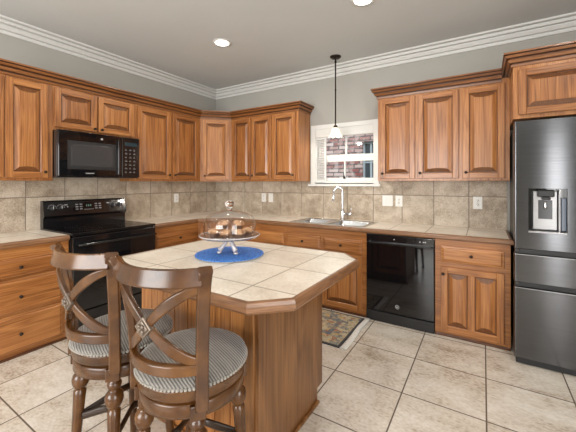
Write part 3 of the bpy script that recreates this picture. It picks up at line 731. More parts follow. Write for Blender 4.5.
# ------------------------------------------------------------------ outlets and switches
def wall_plate(label, x, z, wd, ht, kind, rz=0.0, ax='back'):
    loc = (x, -0.0125, z) if ax == 'back' else (0.0125, x, z)
    t = thing('wall_plate' if kind == 'switch' else 'wall_outlet', label, 'switch' if kind == 'switch' else 'outlet', loc, 0 if ax == 'back' else PI/2, 'white plates on the backsplash')
    bm = NB(); add_box(bm, (-wd/2, -0.006, -ht/2), (wd/2, 0, ht/2), 0.0025); obj('cover_plate', bm, M_PLATE, t, False)
    ng = max(1, round(wd/0.06)-0) if wd > 0.1 else 1
    for g_ in range(ng):
        cx = (g_-(ng-1)/2)*0.046
        if kind == 'switch':
            bm = NB(); add_box(bm, (cx-0.016, -0.010, -0.033), (cx+0.016, -0.005, 0.033), 0.002); obj('rocker', bm, M_PLATE, t, False)
        else:
            for s in (-1, 1):
                bm = NB(); add_lathe(bm, [(0.0165, 0), (0.0165, 0.003), (0.0155, 0.004), (0, 0.004)], TR(cx, -0.005, s*0.0195) @ RX(PI/2), 18, 0)
                so = obj('socket', bm, M_PLATE, t, False)
                bm = NB(); add_box(bm, (cx-0.0075, -0.0098, s*0.0195-0.002), (cx-0.0050, -0.0085, s*0.0195+0.008)); add_box(bm, (cx+0.0050, -0.0098, s*0.0195-0.002), (cx+0.0075, -0.0085, s*0.0195+0.008))
                add_box(bm, (cx-0.0025, -0.0098, s*0.0195-0.0105), (cx+0.0025, -0.0085, s*0.0195-0.0055)); obj('slot', bm, M_SLOT, so, False)
wall_plate('white outlet on the backsplash behind the cake stand, left of a pair', 0.975, 1.135, 0.078, 0.125, 'outlet')
wall_plate('white switch plate on the backsplash behind the cake stand, right of a pair', 1.098, 1.135, 0.078, 0.125, 'switch')
wall_plate('double white switch plate on the backsplash just right of the faucet', 2.745, 1.142, 0.118, 0.125, 'switch')
wall_plate('single white outlet beside the double switch plate, right of the faucet', 2.873, 1.142, 0.078, 0.125, 'outlet')
wall_plate('white outlet on the backsplash above the counter beside the refrigerator', 3.637, 1.147, 0.080, 0.125, 'outlet')
wall_plate('white outlet on the left wall backsplash between range and corner', -0.785, 1.135, 0.076, 0.122, 'outlet', ax='left')

# ------------------------------------------------------------------ dishwasher
t = thing('dishwasher', 'glossy black dishwasher built in under the counter right of the sink', 'dishwasher', (3.006, -0.001, 0))
DX0, DX1 = 2.699, 3.313
bm = NB(); add_box(bm, (DX0, -0.585, 0.10), (DX1, -0.02, BZ1-0.004)); obj('tub_body', bm, M_BLKMATT, t)
bm = NB(); add_box(bm, (DX0, -0.645, 0.105), (DX1, -0.586, 0.765), 0.006); d = obj('door', bm, M_BLKGLASS, t)
bm = NB()
add_lathe(bm, [(0.019, 0), (0.019, 0.0015), (0.0165, 0.0022), (0.0165, 0.0012), (0, 0.0012)], TR(2.995, -0.645, 0.175) @ RX(PI/2), 24, 0)
obj('round_emblem', bm, plain('emblem_dark', (0.05, 0.05, 0.055), 0.3), d)
bm = NB()
def ringpts(cx, cy, cz, r, a0, a1, n=14): return [(cx+r*math.cos(a0+(a1-a0)*k/n), cy, cz+r*math.sin(a0+(a1-a0)*k/n)) for k in range(n+1)]
add_tube(bm, ringpts(2.995, -0.6470, 0.175, 0.0175, 0, 2*PI, 28), 0.0012, 6)
add_tube(bm, ringpts(2.989, -0.6470, 0.175, 0.006, 0.5, 5.6), 0.0011, 6); add_tube(bm, [(2.989, -0.647, 0.175), (2.994, -0.647, 0.175), (2.993, -0.647, 0.166)], 0.0011, 6)
add_tube(bm, ringpts(3.001, -0.6470, 0.179, 0.004, 0.4, 4.6), 0.0011, 6); add_tube(bm, ringpts(3.001, -0.6470, 0.171, 0.004, 1.7, 6.0), 0.0011, 6)
obj('emblem_lettering', bm, M_MARK, d)
bm = NB(); add_box(bm, (DX0, -0.640, 0.768), (DX1, -0.586, BZ1-0.006), 0.004); cpn = obj('control_strip', bm, M_BLACK, t)
bm = NB()
add_box(bm, (DX0+0.02, -0.668, 0.755), (DX1-0.02, -0.646, 0.775), 0.006); obj('pocket_handle', bm, M_BLACK, d)
bm = NB()
for k, x in enumerate((2.96, 3.19, 3.22, 3.235)): add_box(bm, (x, -0.6415, 0.805), (x+0.010, -0.6395, 0.812))
obj('button_marks', bm, M_MARK, cpn)
bm = NB(); add_box(bm, (DX0, -0.650, 0.004), (DX1, -0.600, 0.098), 0.003); obj('toe_plate', bm, M_BLKMATT, t)

# ------------------------------------------------------------------ range (local: front -y, x along the wall)
RC = (SL+SB)/2; HW = (SB-SL)/2-0.006
t = thing('electric_range', 'black freestanding electric range between the left wall base cabinets', 'range', (0.013, RC, 0), PI/2)
bm = NB(); add_box(bm, (-HW, -0.615, 0.03), (HW, -0.01, 0.885), 0.003)
for x in (-HW+0.04, HW-0.04):
    for y in (-0.57, -0.06): add_lathe(bm, [(0.015, 0.0), (0.015, 0.03)], TR(x, y, 0), 12)
obj('oven_body', bm, M_BLACK, t, False)
bm = NB(); add_box(bm, (-HW, -0.655, 0.886), (HW, -0.01, 0.908), 0.006); ck = obj('glass_cooktop', bm, M_BLKGLASS, t, False)
M_RING = plain('burner_ring_print', (0.10, 0.10, 0.105), 0.25)
for x, y, r in ((-0.19, -0.47, 0.115), (0.19, -0.47, 0.085), (-0.19, -0.2, 0.085), (0.19, -0.2, 0.105)):
    bm = NB(); add_lathe(bm, [(r-0.004, 0.9082), (r, 0.9085), (r+0.001, 0.9082)], TR(x, y, 0), 40, 0, True, False); add_lathe(bm, [(r*0.6-0.002, 0.9082), (r*0.6, 0.9085), (r*0.6+0.001, 0.9082)], TR(x, y, 0), 40, 0, True, False)
    obj('burner_ring', bm, M_RING, ck, False)
# backguard: sloping console
bm = NB()
pr_ = [(-0.012, 0.905), (-0.075, 0.905), (-0.075, 1.000), (-0.098, 1.022), (-0.070, 1.160), (-0.055, 1.172), (-0.012, 1.172)]
l0 = [bm.verts.new((-HW, a, z)) for a, z in pr_]; l1 = [bm.verts.new((HW, a, z)) for a, z in pr_]
bm.faces.new(l0); bm.faces.new(l1[::-1])
for k in range(len(pr_)): bm.faces.new((l0[k], l0[(k+1) % 7], l1[(k+1) % 7], l1[k]))
bgd = obj('backguard', bm, M_BLACK, t, False)
nv = Vector((0, -0.138, 0.028)).normalized()
def on_panel(x, z): return Vector((x, -0.098+(z-1.022)*0.028/0.138, z))
tilt = math.atan2(0.028, 0.138)
PM = lambda x, z: TR(*on_panel(x, z)) @ RX(PI/2-tilt)
for x in (-0.335, -0.262, 0.262, 0.330):
    bm = NB(); add_lathe(bm, [(0.026, 0), (0.026, 0.006), (0.022, 0.010), (0.020, 0.026), (0.016, 0.030), (0, 0.030)], PM(x, 1.098), 20)
    k_ = obj('control_knob', bm, M_BLKMATT, bgd, False)
    bm = NB()
    b2 = NB(); add_box(b2, (-0.0016, -0.014, 0.029), (0.0016, 0.019, 0.0315)); bmesh.ops.transform(b2, matrix=PM(x, 1.098), verts=b2.verts[:])
    for k in range(9):
        a = PI*(0.0+k/8*1.0); b3 = TR(0.034*math.cos(a), 0.034*math.sin(a), 0.0003)
        m_ = NB(); add_box(m_, (-0.0022, -0.0022, -0.001), (0.0022, 0.0022, 0.0006)); bmesh.ops.transform(m_, matrix=PM(x, 1.098) @ b3, verts=m_.verts[:])
        me = bpy.data.meshes.new('t'); m_.to_mesh(me); m_.free(); b2.from_mesh(me); bpy.data.meshes.remove(me)
    obj('knob_marks', b2, M_MARK, k_, False)
def panel_marks(items, hgt=0.0007):
    b2 = NB()
    for x, z, a, b_ in items:
        m_ = NB(); add_box(m_, (-a/2, -b_/2, -0.001), (a/2, b_/2, hgt)); bmesh.ops.transform(m_, matrix=PM(x, z), verts=m_.verts[:])
        me = bpy.data.meshes.new('t'); m_.to_mesh(me); m_.free(); b2.from_mesh(me); bpy.data.meshes.remove(me)
    return b2
dsp = obj('display_panel', panel_marks([(0.0, 1.100, 0.30, 0.085)], 0.0015), M_BLKGLASS, bgd, False)
it = []
for s in (-1, 1):
    for r_ in range(3):
        for c_ in range(2): it.append((s*(0.075+0.04*c_), 1.075+0.024*r_, 0.026, 0.012))
it += [(x*0.02, 1.068, 0.012, 0.008) for x in (-2, -1, 0, 1, 2)]
obj('keypad_marks', panel_marks(it, 0.0022), plain('keypad_grey', (0.22, 0.22, 0.23), 0.5), dsp, False)
obj('clock_readout', panel_marks([(-0.02, 1.108, 0.008, 0.02), (0.0, 1.108, 0.008, 0.02), (0.02, 1.108, 0.008, 0.02)], 0.0022), plain('clock_digits', (0.15, 0.3, 0.25), 0.5), dsp, False)
obj('indicator_marks', panel_marks([(-0.20, 1.105, 0.010, 0.010), (-0.215, 1.125, 0.03, 0.006), (0.205, 1.125, 0.03, 0.006)]), M_MARK, bgd, False)
bm = NB(); add_box(bm, (-HW+0.004, -0.655, 0.215), (HW-0.004, -0.616, 0.872), 0.006); od = obj('oven_door', bm, M_BLACK, t, False)
bm = NB(); add_box(bm, (-0.25, -0.6575, 0.36), (0.25, -0.654, 0.68), 0.001); obj('oven_window', bm, M_BLKGLASS, od, False)
bm = NB(); add_sweep3(bm, [(-HW+0.03+(2*HW-0.06)*k/12, -0.700, 0.805) for k in range(13)], (0, 0, 1), lambda q: 0.026, lambda q: 0.022, 12, 0, 2.5)
for x in (-HW+0.055, HW-0.055): add_box(bm, (x-0.014, -0.698, 0.795), (x+0.014, -0.652, 0.815), 0.003)
obj('door_handle', bm, M_BLACK, od, False)
bm = NB(); add_box(bm, (-HW+0.004, -0.650, 0.045), (HW-0.004, -0.616, 0.205), 0.006); obj('storage_drawer', bm, M_BLACK, t, False)

# ------------------------------------------------------------------ microwave
RC = (SL+SR)/2; MW = (SR-SL)/2-0.004
t = thing('microwave', 'black over-the-range microwave hung below the short oak cabinet', 'microwave', (0.0135, RC, 1.402), PI/2)
bm = NB(); add_box(bm, (-MW, -0.365, 0.012), (MW, -0.001, 0.437), 0.003); add_box(bm, (-MW, -0.36, 0.0), (MW, -0.01, 0.011), 0.002); mb = obj('microwave_body', bm, M_BLACK, t, False)
bm = NB(); add_box(bm, (-MW+0.05, -0.30, -0.003), (-0.05, -0.16, 0.0)); add_box(bm, (0.05, -0.30, -0.003), (MW-0.05, -0.16, 0.0)); obj('grease_filter', bm, plain('filter_grey', (0.2, 0.2, 0.2), 0.5, 0.5), mb, False)
DW_ = MW*2*0.745
bm = NB(); add_box(bm, (-MW, -0.395, 0.008), (-MW+DW_, -0.366, 0.437), 0.006); md = obj('door', bm, M_BLKGLASS, t, False)
bm = NB(); add_box(bm, (-MW+0.105, -0.3968, 0.105), (-MW+DW_-0.09, -0.3945, 0.315), 0.0008); obj('door_window', bm, M_GREYGLASS, md, False)
bm = NB(); add_box(bm, (-MW+0.075, -0.3962, 0.075), (-MW+DW_-0.06, -0.3945, 0.345), 0.0006); obj('window_surround', bm, M_BLKMATT, md, False)
bm = NB(); add_box(bm, (-MW+0.23, -0.3962, 0.034), (-MW+0.31, -0.3945, 0.044)); obj('door_lettering', bm, plain('lettering_grey', (0.25, 0.25, 0.25), 0.5), md, False)
bm = NB(); add_box(bm, (-MW+DW_-0.048, -0.416, 0.03), (-MW+DW_-0.022, -0.396, 0.40), 0.006); obj('door_handle', bm, M_BLACK, md, False)
bm = NB(); add_lathe(bm, [(0.011, 0), (0.011, 0.002), (0.010, 0.003), (0, 0.003)], TR(-MW+DW_-0.205, -0.3945, 0.387) @ RX(PI/2), 20); obj('round_emblem', bm, plain('silver_emblem', (0.6, 0.6, 0.6), 0.3, 0.6), md, False)
bm = NB(); add_box(bm, (-MW+DW_+0.003, -0.395, 0.008), (MW, -0.366, 0.437), 0.006); cp_ = obj('control_panel', bm, M_BLACK, t, False)
cx0 = -MW+DW_+0.03
bm = NB(); add_box(bm, (cx0, -0.3968, 0.345), (MW-0.03, -0.3945, 0.385), 0.0006); obj('display_window', bm, plain('mw_display', (0.02, 0.04, 0.05), 0.1), cp_, False)
bm = NB()
for r_ in range(7):
    for c_ in range(3):
        x = cx0+0.004+c_*(MW-0.03-cx0)/3; z = 0.055+r_*0.040
        add_box(bm, (x, -0.3962, z), (x+0.020+0.006*((r_*3+c_*5) % 2), -0.3945, z+0.008)); add_box(bm, (x+0.004, -0.3962, z+0.014), (x+0.018, -0.3945, z+0.017))
obj('keypad_marks', bm, plain('keypad_pale', (0.13, 0.13, 0.135), 0.5), cp_, False)

# ------------------------------------------------------------------ refrigerator
FX0, FX1, FY = 3.882, 4.815, -0.820
t = thing('refrigerator', 'dark stainless french-door refrigerator with an ice and water dispenser', 'refrigerator', ((FX0+FX1)/2, -0.4, 0))
bm = NB(); add_box(bm, (FX0+0.018, -0.745, 0.03), (FX1, -0.03, 1.79), 0.004)
for x in (FX0+0.07, FX1-0.05):
    for y in (-0.70, -0.1): add_lathe(bm, [(0.02, 0), (0.02, 0.03)], TR(x, y, 0), 12)
obj('fridge_case', bm, plain('dark_case', (0.03, 0.031, 0.033), 0.4), t)
def fdoor(name, x0, x1, z0, z1, hole=None):
    bm = NB(); r = 0.009
    poly = lambda a, b_: [(a, -0.750)] + [(a+r-r*math.cos(k/5*PI/2), FY+r-r*math.sin(k/5*PI/2)) for k in range(6)] + [(b_-r+r*math.sin(k/5*PI/2), FY+r-r*math.cos(k/5*PI/2)) for k in range(6)] + [(b_, -0.750)]
    if not hole: add_prism(bm, poly(x0, x1), z0, z1)
    else:
        hx0, hx1, hz0, hz1 = hole
        add_prism(bm, poly(x0, x1), z0, hz0); add_prism(bm, poly(x0, x1), hz1, z1)
        pl = [(x0, -0.750)] + [(x0+r-r*math.cos(k/5*PI/2), FY+r-r*math.sin(k/5*PI/2)) for k in range(6)] + [(hx0, FY), (hx0, -0.750)]
        add_prism(bm, pl, hz0, hz1)
        pr2 = [(hx1, -0.750), (hx1, FY)] + [(x1-r+r*math.sin(k/5*PI/2), FY+r-r*math.cos(k/5*PI/2)) for k in range(6)] + [(x1, -0.750)]
        add_prism(bm, pr2, hz0, hz1)
        bmesh.ops.remove_doubles(bm, verts=bm.verts[:], dist=1e-5)
    return obj(name, bm, M_FRIDGE, t)
XM = (FX0+FX1)/2
HO = (3.965, 4.183, 0.992, 1.308)
ld = fdoor('door', FX0, XM-0.003, 0.865, 1.805, HO); rd = fdoor('door', XM+0.003, FX1, 0.865, 1.805)
bm = NB()
add_box(bm, (HO[0], -0.752, HO[2]), (HO[1], -0.747, HO[3])); add_box(bm, (HO[0], FY+0.002, HO[2]), (HO[0]+0.004, -0.752, HO[3])); add_box(bm, (HO[1]-0.004, FY+0.002, HO[2]), (HO[1], -0.752, HO[3])); add_box(bm, (HO[0]+0.004, FY+0.002, HO[3]-0.004), (HO[1]-0.004, -0.752, HO[3]))
dpn = obj('water_dispenser', bm, M_BLKGLASS, ld)
def gc(o, name, lo, hi, mat, bev=0.003):
    bm = NB(); add_box(bm, lo, hi, bev); return obj(name, bm, mat, o)
bm = NB()
add_box(bm, (3.993, -0.770, 1.005), (4.138, -0.753, 1.290), 0.006); add_box(bm, (4.138, -0.815, 1.0), (4.147, -0.753, 1.300), 0.002)
add_box(bm, (HO[0], FY-0.004, 0.985), (HO[1], -0.755, 0.998), 0.003)
obj('dispenser_surround', bm, M_FRIDGEL, ld)
bm = NB(); add_box(bm, (4.020, -0.800, 1.245), (4.118, -0.771, 1.298), 0.008); add_box(bm, (4.045, -0.81, 1.225), (4.095, -0.771, 1.245), 0.006)
obj('dispenser_nozzle', bm, M_BLKMATT, ld)
bm = NB(); add_box(bm, (4.027, -0.7735, 1.085), (4.108, -0.7695, 1.222), 0.001); obj('dispenser_paddle', bm, plain('paddle_dark', (0.03, 0.03, 0.033), 0.15), ld)
bm = NB(); add_lathe(bm, [(0.0, 0.0), (0.009, 0.006), (0.010, 0.02), (0.006, 0.035), (0.010, 0.052), (0.0, 0.058)], TR(4.066, -0.781, 1.158), 12); obj('nozzle_spout', bm, M_CHROME, ld)
bm = NB(); add_box(bm, (4.150, -0.816, 1.01), (4.178, -0.762, 1.24), 0.002); obj('touch_panel', bm, plain('blue_black_panel', (0.015, 0.03, 0.06), 0.08), ld)
def fdrawer(z0, z1):
    d = fdoor('freezer_drawer', FX0, FX1, z0, z1)
    bm = NB(); add_box(bm, (FX0+0.004, -0.795, z1+0.001), (FX1-0.004, -0.751, z1+0.037), 0.002); obj('recessed_grip', bm, M_BLKMATT, d)
    bm = NB(); add_box(bm, (FX0+0.004, -0.812, z1+0.016), (FX0+0.03, -0.7955, z1+0.038), 0.004); obj('grip_end_cap', bm, M_FRIDGE, d)
    bm = NB(); add_box(bm, (FX0+0.002, -0.8225, z1-0.006), (FX1-0.002, -0.8195, z1-0.001), 0.001); obj('bright_lip', bm, M_FRIDGEL, d)
fdrawer(0.618, 0.822); fdrawer(0.055, 0.575)
bm = NB(); add_box(bm, (FX0+0.01, -0.80, 0.005), (FX1-0.01, -0.75, 0.05), 0.004); obj('base_grille', bm, M_BLKMATT, t)

# ------------------------------------------------------------------ island
IX0, IX1, IY0, IY1 = 1.93, 2.82, -2.565, -1.905
TX0, TX1, TY0, TY1, CH = 1.80, 3.045, -2.765, -1.80, 0.122
oct_ = [(TX0+CH, TY0), (TX1-CH, TY0), (TX1, TY0+CH), (TX1, TY1-CH), (TX1-CH, TY1), (TX0+CH*0.6, TY1), (TX0, TY1-CH*0.6), (TX0, TY0+CH)]
t = thing('kitchen_island', 'walnut-toned island with clipped-corner tiled top in the middle of the kitchen', 'island', ((IX0+IX1)/2, (IY0+IY1)/2, 0))
bm = NB()
add_box(bm, (IX0, IY0+0.02, 0.09), (IX1-0.02, IY1, CT-0.055)); add_box(bm, (IX0+0.02, IY0+0.02, 0.0), (IX1-0.02, IY1-0.07, 0.09))
obj('island_cabinet', bm, M_PANEL, t)
bm = NB(); add_prism(bm, [(IX1-0.019, IY0), (IX1, IY0), (IX1, IY1), (IX1-0.019, IY1)], 0.09, CT-0.055); add_prism(bm, [(IX1-0.019, IY0), (IX1, IY0), (IX1, IY1-0.07), (IX1-0.019, IY1-0.07)], 0.0, 0.09)
obj('end_panel', bm, M_PANEL, t)
bm = NB()
x = IX0; n_ = 8; wv = (IX1-0.075-IX0)/n_
for k in range(n_): add_box(bm, (x+0.002, IY0+0.004, 0.0), (x+wv-0.002, IY0+0.0195, CT-0.055), 0.004); x += wv
obj('beadboard_panel', bm, M_OAKV, t)
bm = NB(); add_box(bm, (IX1-0.073, IY0-0.012, 0.0), (IX1-0.020, IY0+0.019, CT-0.055), 0.004); obj('corner_post', bm, M_PANEL, t)
for xc in (IX0+0.22, IX0+0.67):
    bm = door_bm(-0.205, 0.205, 0.13, 0.80, -0.001, 1); bmesh.ops.transform(bm, matrix=TR(xc, IY1, 0) @ RZ(PI), verts=bm.verts[:]); dd = obj('door', bm, [M_OAKV, M_OAKH, M_DKOAK, M_BEVSHADE], t)
    bm = knob_bm(0.17 if xc < IX0+0.4 else -0.17, -0.021, 0.76); bmesh.ops.transform(bm, matrix=TR(xc, IY1, 0) @ RZ(PI), verts=bm.verts[:]); obj('knob', bm, M_BRONZE, dd)
bm = NB(); add_box(bm, (IX1, IY0, 0.0), (IX1+0.016, IY1-0.065, 0.02), 0.005); add_box(bm, (IX0, IY0-0.012, 0), (IX1-0.075, IY0+0.003, 0.02), 0.004); obj('base_shoe', bm, M_PANEL, t)
bm = NB(); add_prism(bm, oct_, CT-0.040, CT); obj('tile_top', bm, M_ITOP, t)
bm = NB(); add_prism(bm, [(x_+(0.02 if x_ < 2.4 else -0.02), y_+(0.02 if y_ < -2.3 else -0.02)) for x_, y_ in oct_], CT-0.0545, CT-0.0405); obj('top_subframe', bm, M_PANEL, t)
bm = NB(); add_mould(bm, oct_, bull(CT-0.046, CT+0.0012, 0.022), -1, True); obj('wood_edge', bm, M_EDGE, t)

# ------------------------------------------------------------------ cake stand, muffins, placemat
PX, PY = 2.335, -2.225
bm = NB(); add_lathe(bm, [(0.0, CT+0.002), (0.20, CT+0.002), (0.207, CT+0.004), (0.205, CT+0.0065), (0.0, CT+0.0065)], TR(PX, PY, 0), 64)
t = thing('placemat', 'round royal blue woven placemat under the glass cake stand', 'placemat', (PX, PY, CT))
obj('pale_backing', bm, plain('pale_backing', (0.6, 0.6, 0.58), 0.8), t)
bm = NB(); pf = [(0.0, CT+0.007), (0.208, CT+0.007), (0.212, CT+0.010)]
for k in range(26): pf.append((0.211-k*0.008, CT+0.0125+(0.0015 if k % 2 else 0)))
pf.append((0, CT+0.0125)); add_lathe(bm, pf, TR(PX, PY, 0), 64); obj('woven_disc', bm, M_BLUE, t)
zb = CT+0.0160
PZ = 1.018
t = thing('cake_stand', 'glass cake stand with domed lid standing on the blue placemat', 'cake stand', (PX, PY, zb))
bm = NB(); add_lathe(bm, [(0.0, PZ-0.012), (0.14, PZ-0.012), (0.172, PZ-0.008), (0.185, PZ+0.001), (0.187, PZ+0.008), (0.183, PZ+0.009), (0.170, PZ-0.001), (0.14, PZ-0.004), (0.0, PZ-0.004)], TR(PX, PY, 0), 56); obj('plate', bm, M_PLATEG, t)
bm = NB(); add_lathe(bm, [(0.180, PZ+0.006), (0.186, PZ+0.0095), (0.189, PZ+0.007), (0.186, PZ+0.003)], TR(PX, PY, 0), 56, 0, True, False)
obj('plate_rim', bm, M_STEM, t)
for k in range(3):
    a = 0.557+PI/2+PI/3+k*2*PI/3+0.5
    pts = []
    for j in range(11):
        s = j/10; r = 0.012+0.052*s**1.4; z = PZ-0.013-(PZ-0.013-zb-0.017)*s
        pts.append((PX+r*math.cos(a+0.3*s), PY+r*math.sin(a+0.3*s), z))
    bm = NB(); add_tube(bm, pts, lambda q: 0.013-0.003*math.sin(PI*q)+0.003*q, 10); add_lathe(bm, [(0.0, 0.0), (0.014, 0.001), (0.016, 0.006), (0.010, 0.012), (0, 0.014)], TR(pts[-1][0], pts[-1][1], zb), 12); obj('stand_leg', bm, M_STEM, t)
bm = NB()
prof = [(0.160, PZ+0.004), (0.161, PZ+0.03), (0.160, PZ+0.075), (0.156, PZ+0.095), (0.146, PZ+0.115), (0.125, PZ+0.132), (0.09, PZ+0.145), (0.05, PZ+0.153), (0.018, PZ+0.157), (0.012, PZ+0.162)]
add_lathe(bm, prof, TR(PX, PY, 0), 64, 0, True, False); dm = obj('dome_lid', bm, M_DOME, t)
bm = NB(); add_lathe(bm, [(0.016, PZ+0.157), (0.012, PZ+0.166), (0.014, PZ+0.174), (0.024, PZ+0.184), (0.029, PZ+0.198), (0.024, PZ+0.213), (0.010, PZ+0.221), (0, PZ+0.222)], TR(PX, PY, 0), 20); obj('dome_knob', bm, M_KNOBG, dm)
bm = NB(); add_lathe(bm, [(0.160, PZ+0.0035), (0.1635, PZ+0.005), (0.1635, PZ+0.010), (0.160, PZ+0.011)], TR(PX, PY, 0), 56, 0, True, False); obj('dome_rim', bm, M_DOME, dm)
def muffin_bm(seed):
    rnd = random.Random(seed); bm = NB(); seg = 18
    pf = [(0.0, 0.0), (0.022, 0.0), (0.024, 0.004), (0.029, 0.022), (0.034, 0.026), (0.036, 0.031), (0.034, 0.038), (0.027, 0.045), (0.016, 0.050), (0.0, 0.052)]
    add_lathe(bm, pf, None, seg)
    for v in bm.verts:
        if v.co.z > 0.024:
            k = 1+rnd.uniform(-0.07, 0.07); v.co.x *= k; v.co.y *= k; v.co.z += rnd.uniform(-0.002, 0.002)
    for f in bm.faces:
        if f.calc_center_median().z < 0.021: f.material_index = 1
    return bm
rt = Vector((math.cos(0.5571), math.sin(0.5571), 0)); fwv = Vector((-math.sin(0.5571), math.cos(0.5571), 0))
MZ = PZ-0.0035
mlist = [(-0.090, -0.035, 0, 'left end muffin in the front row under the glass dome'), (-0.012, -0.078, 0, 'front middle muffin under the glass dome'),
         (0.072, -0.055, 0, 'right muffin of the front row under the glass dome'), (0.108, 0.022, 0.0, 'right end muffin under the dome, paler than the rest'),
         (-0.080, 0.050, 0, 'muffin at the left of the back row under the glass dome'), (0.025, 0.055, 0, 'muffin in the middle of the back row under the glass dome'),
         (-0.036, 0.002, 0.047, 'left muffin of the two stacked on top under the dome'), (0.050, 0.012, 0.047, 'right muffin of the two stacked on top under the dome')]
for i, (a, b_, dz, lab) in enumerate(mlist):
    p = Vector((PX, PY, MZ+dz+0.0005))+rt*a+fwv*b_
    o = obj('muffin', muffin_bm(i), [M_CAKE, M_CUP]); o.location = p; o.rotation_euler = (random.uniform(-.12, .12) if dz else 0, random.uniform(-.12, .12) if dz else 0, i*1.3); o.scale = (1.0, 1.0, 1.0)
    tag(o, lab, 'muffin', 'muffins under the glass dome')

# ------------------------------------------------------------------ counter stools (local: faces +y, back towards -y)
def make_stool(label, loc, rz):
    t = thing('counter_stool', label, 'stool', loc, rz, 'walnut swivel counter stools')
    # cushion
    bm = NB(); add_lathe(bm, [(0.0, 0.652), (0.196, 0.652), (0.206, 0.656), (0.210, 0.664), (0.207, 0.675), (0.190, 0.685), (0.150, 0.693), (0.09, 0.698), (0.0, 0.700)], None, 48); cu = obj('seat_cushion', bm, M_FABRIC, t, False)
    bm = NB(); pts = [(0.209*math.cos(2*PI*k/96), 0.209*math.sin(2*PI*k/96)) for k in range(96)]
    for x, y in pts:
        bmesh.ops.create_icosphere(bm, subdivisions=1, radius=0.0066, matrix=TR(x, y, 0.657))
    obj('cord_piping', bm, M_PIPING, cu, False)
    bm = NB(); add_lathe(bm, [(0.0, 0.606), (0.196, 0.606), (0.203, 0.610), (0.205, 0.617), (0.205, 0.640), (0.209, 0.644), (0.209, 0.649), (0.204, 0.6515), (0.0, 0.6515)], None, 48); obj('seat_frame', bm, M_STOOL, t, False)
    bm = NB(); add_lathe(bm, [(0.0, 0.600), (0.12, 0.600), (0.12, 0.6055), (0.0, 0.6055)], None, 32); obj('swivel_plate', bm, M_IRON, t, False)
    bm = NB(); add_lathe(bm, [(0.150, 0.548), (0.194, 0.548), (0.200, 0.552), (0.200, 0.594), (0.196, 0.5995), (0.0, 0.5995)], None, 48); obj('apron_ring', bm, M_STOOL, t, False)
    for k in range(4):
        a = PI/4+k*PI/2; ca, sa = math.cos(a), math.sin(a)
        top = Vector((0.172*ca, 0.172*sa, 0.545)); bot = Vector((0.212*ca, 0.212*sa, 0.0))
        ax = (top-bot); L = ax.length; q = Vector((0, 0, 1)).rotation_difference(ax.normalized()).to_matrix().to_4x4()
        bm = NB()
        pf = [(0.0, 0.0), (0.015, 0.0), (0.020, 0.008), (0.020, 0.018), (0.013, 0.026), (0.017, 0.034), (0.0165, 0.06), (0.020, 0.22), (0.0245, 0.38), (0.0255, 0.415), (0.020, 0.421), (0.019, 0.427), (0.026, 0.433), (0.033, 0.448), (0.036, 0.465), (0.033, 0.483), (0.024, 0.495), (0.019, 0.501), (0.024, 0.506), (0.028, 0.518), (0.026, 0.530), (0.020, 0.535), (0.022, L+0.004)]
        add_lathe(bm, pf, TR(*bot) @ q, 20)
        lg = obj('leg', bm, M_STOOL, t, False)
        b2 = NB(); add_box(b2, (-0.027, -0.012, 0.546), (0.027, 0.012, 0.598), 0.004); bmesh.ops.transform(b2, matrix=RZ(a-PI/2) @ TR(0, 0.199, 0), verts=b2.verts[:]); obj('corner_block', b2, M_STOOL, lg, False)
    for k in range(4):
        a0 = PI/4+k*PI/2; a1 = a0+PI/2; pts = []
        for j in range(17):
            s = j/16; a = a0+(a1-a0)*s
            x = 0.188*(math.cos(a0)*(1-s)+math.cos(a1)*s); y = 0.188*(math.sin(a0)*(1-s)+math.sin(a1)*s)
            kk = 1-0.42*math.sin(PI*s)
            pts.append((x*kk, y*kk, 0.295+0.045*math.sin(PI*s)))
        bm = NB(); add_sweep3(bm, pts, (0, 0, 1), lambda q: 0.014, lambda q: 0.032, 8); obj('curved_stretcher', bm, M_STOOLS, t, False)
    # back: everything lies on a leaning curved surface
    def S(th, z, out=0.0):
        s = (z-0.56)/(1.07-0.56); r = 0.213+0.053*max(0, s)**1.35+0.012*math.sin(PI*min(1, max(0, s)))*-1+out
        a = -PI/2+th
        return Vector((r*math.cos(a), r*math.sin(a), z))
    def Nrm(th): a = -PI/2+th; return Vector((math.cos(a), math.sin(a), 0.0))
    TH = math.radians(48)
    for s in (-1, 1):
        bm = NB(); pts, ns = [], []
        for j in range(31):
            q = j/30; z = 0.585+(1.074-0.585)*q
            pts.append(S(s*TH, z, 0.020*max(0, (q-0.82)/0.18)**2)); ns.append(Nrm(s*TH))
        add_bar(bm, pts, ns, lambda q: 0.045-0.003*math.sin(PI*q), lambda q: 0.030, 0.006)
        obj('back_post', bm, M_STOOL, t, False)
    bm = NB(); pts, ns = [], []
    for j in range(49):
        q = j/48; th = (-1+2*q)*math.radians(46)
        flare = 0.012*abs(2*q-1)**5
        pts.append(S(th, 1.043, flare-0.001)+Vector((0, 0, 0.004*abs(2*q-1)**4))); ns.append(Nrm(th)+Vector((0, 0, 0.25)))
    add_bar(bm, pts, ns, lambda q: 0.062, lambda q: 0.022, 0.006); obj('top_rail', bm, M_STOOL, t, False)
    bm = NB(); pts, ns = [], []
    for j in range(49):
        q = j/48; th = (-1+2*q)*TH
        pts.append(S(th, 0.727)); ns.append(Nrm(th))
    add_bar(bm, pts, ns, lambda q: 0.040, lambda q: 0.026, 0.007); obj('lower_rail', bm, M_STOOL, t, False)
    zc = 0.872
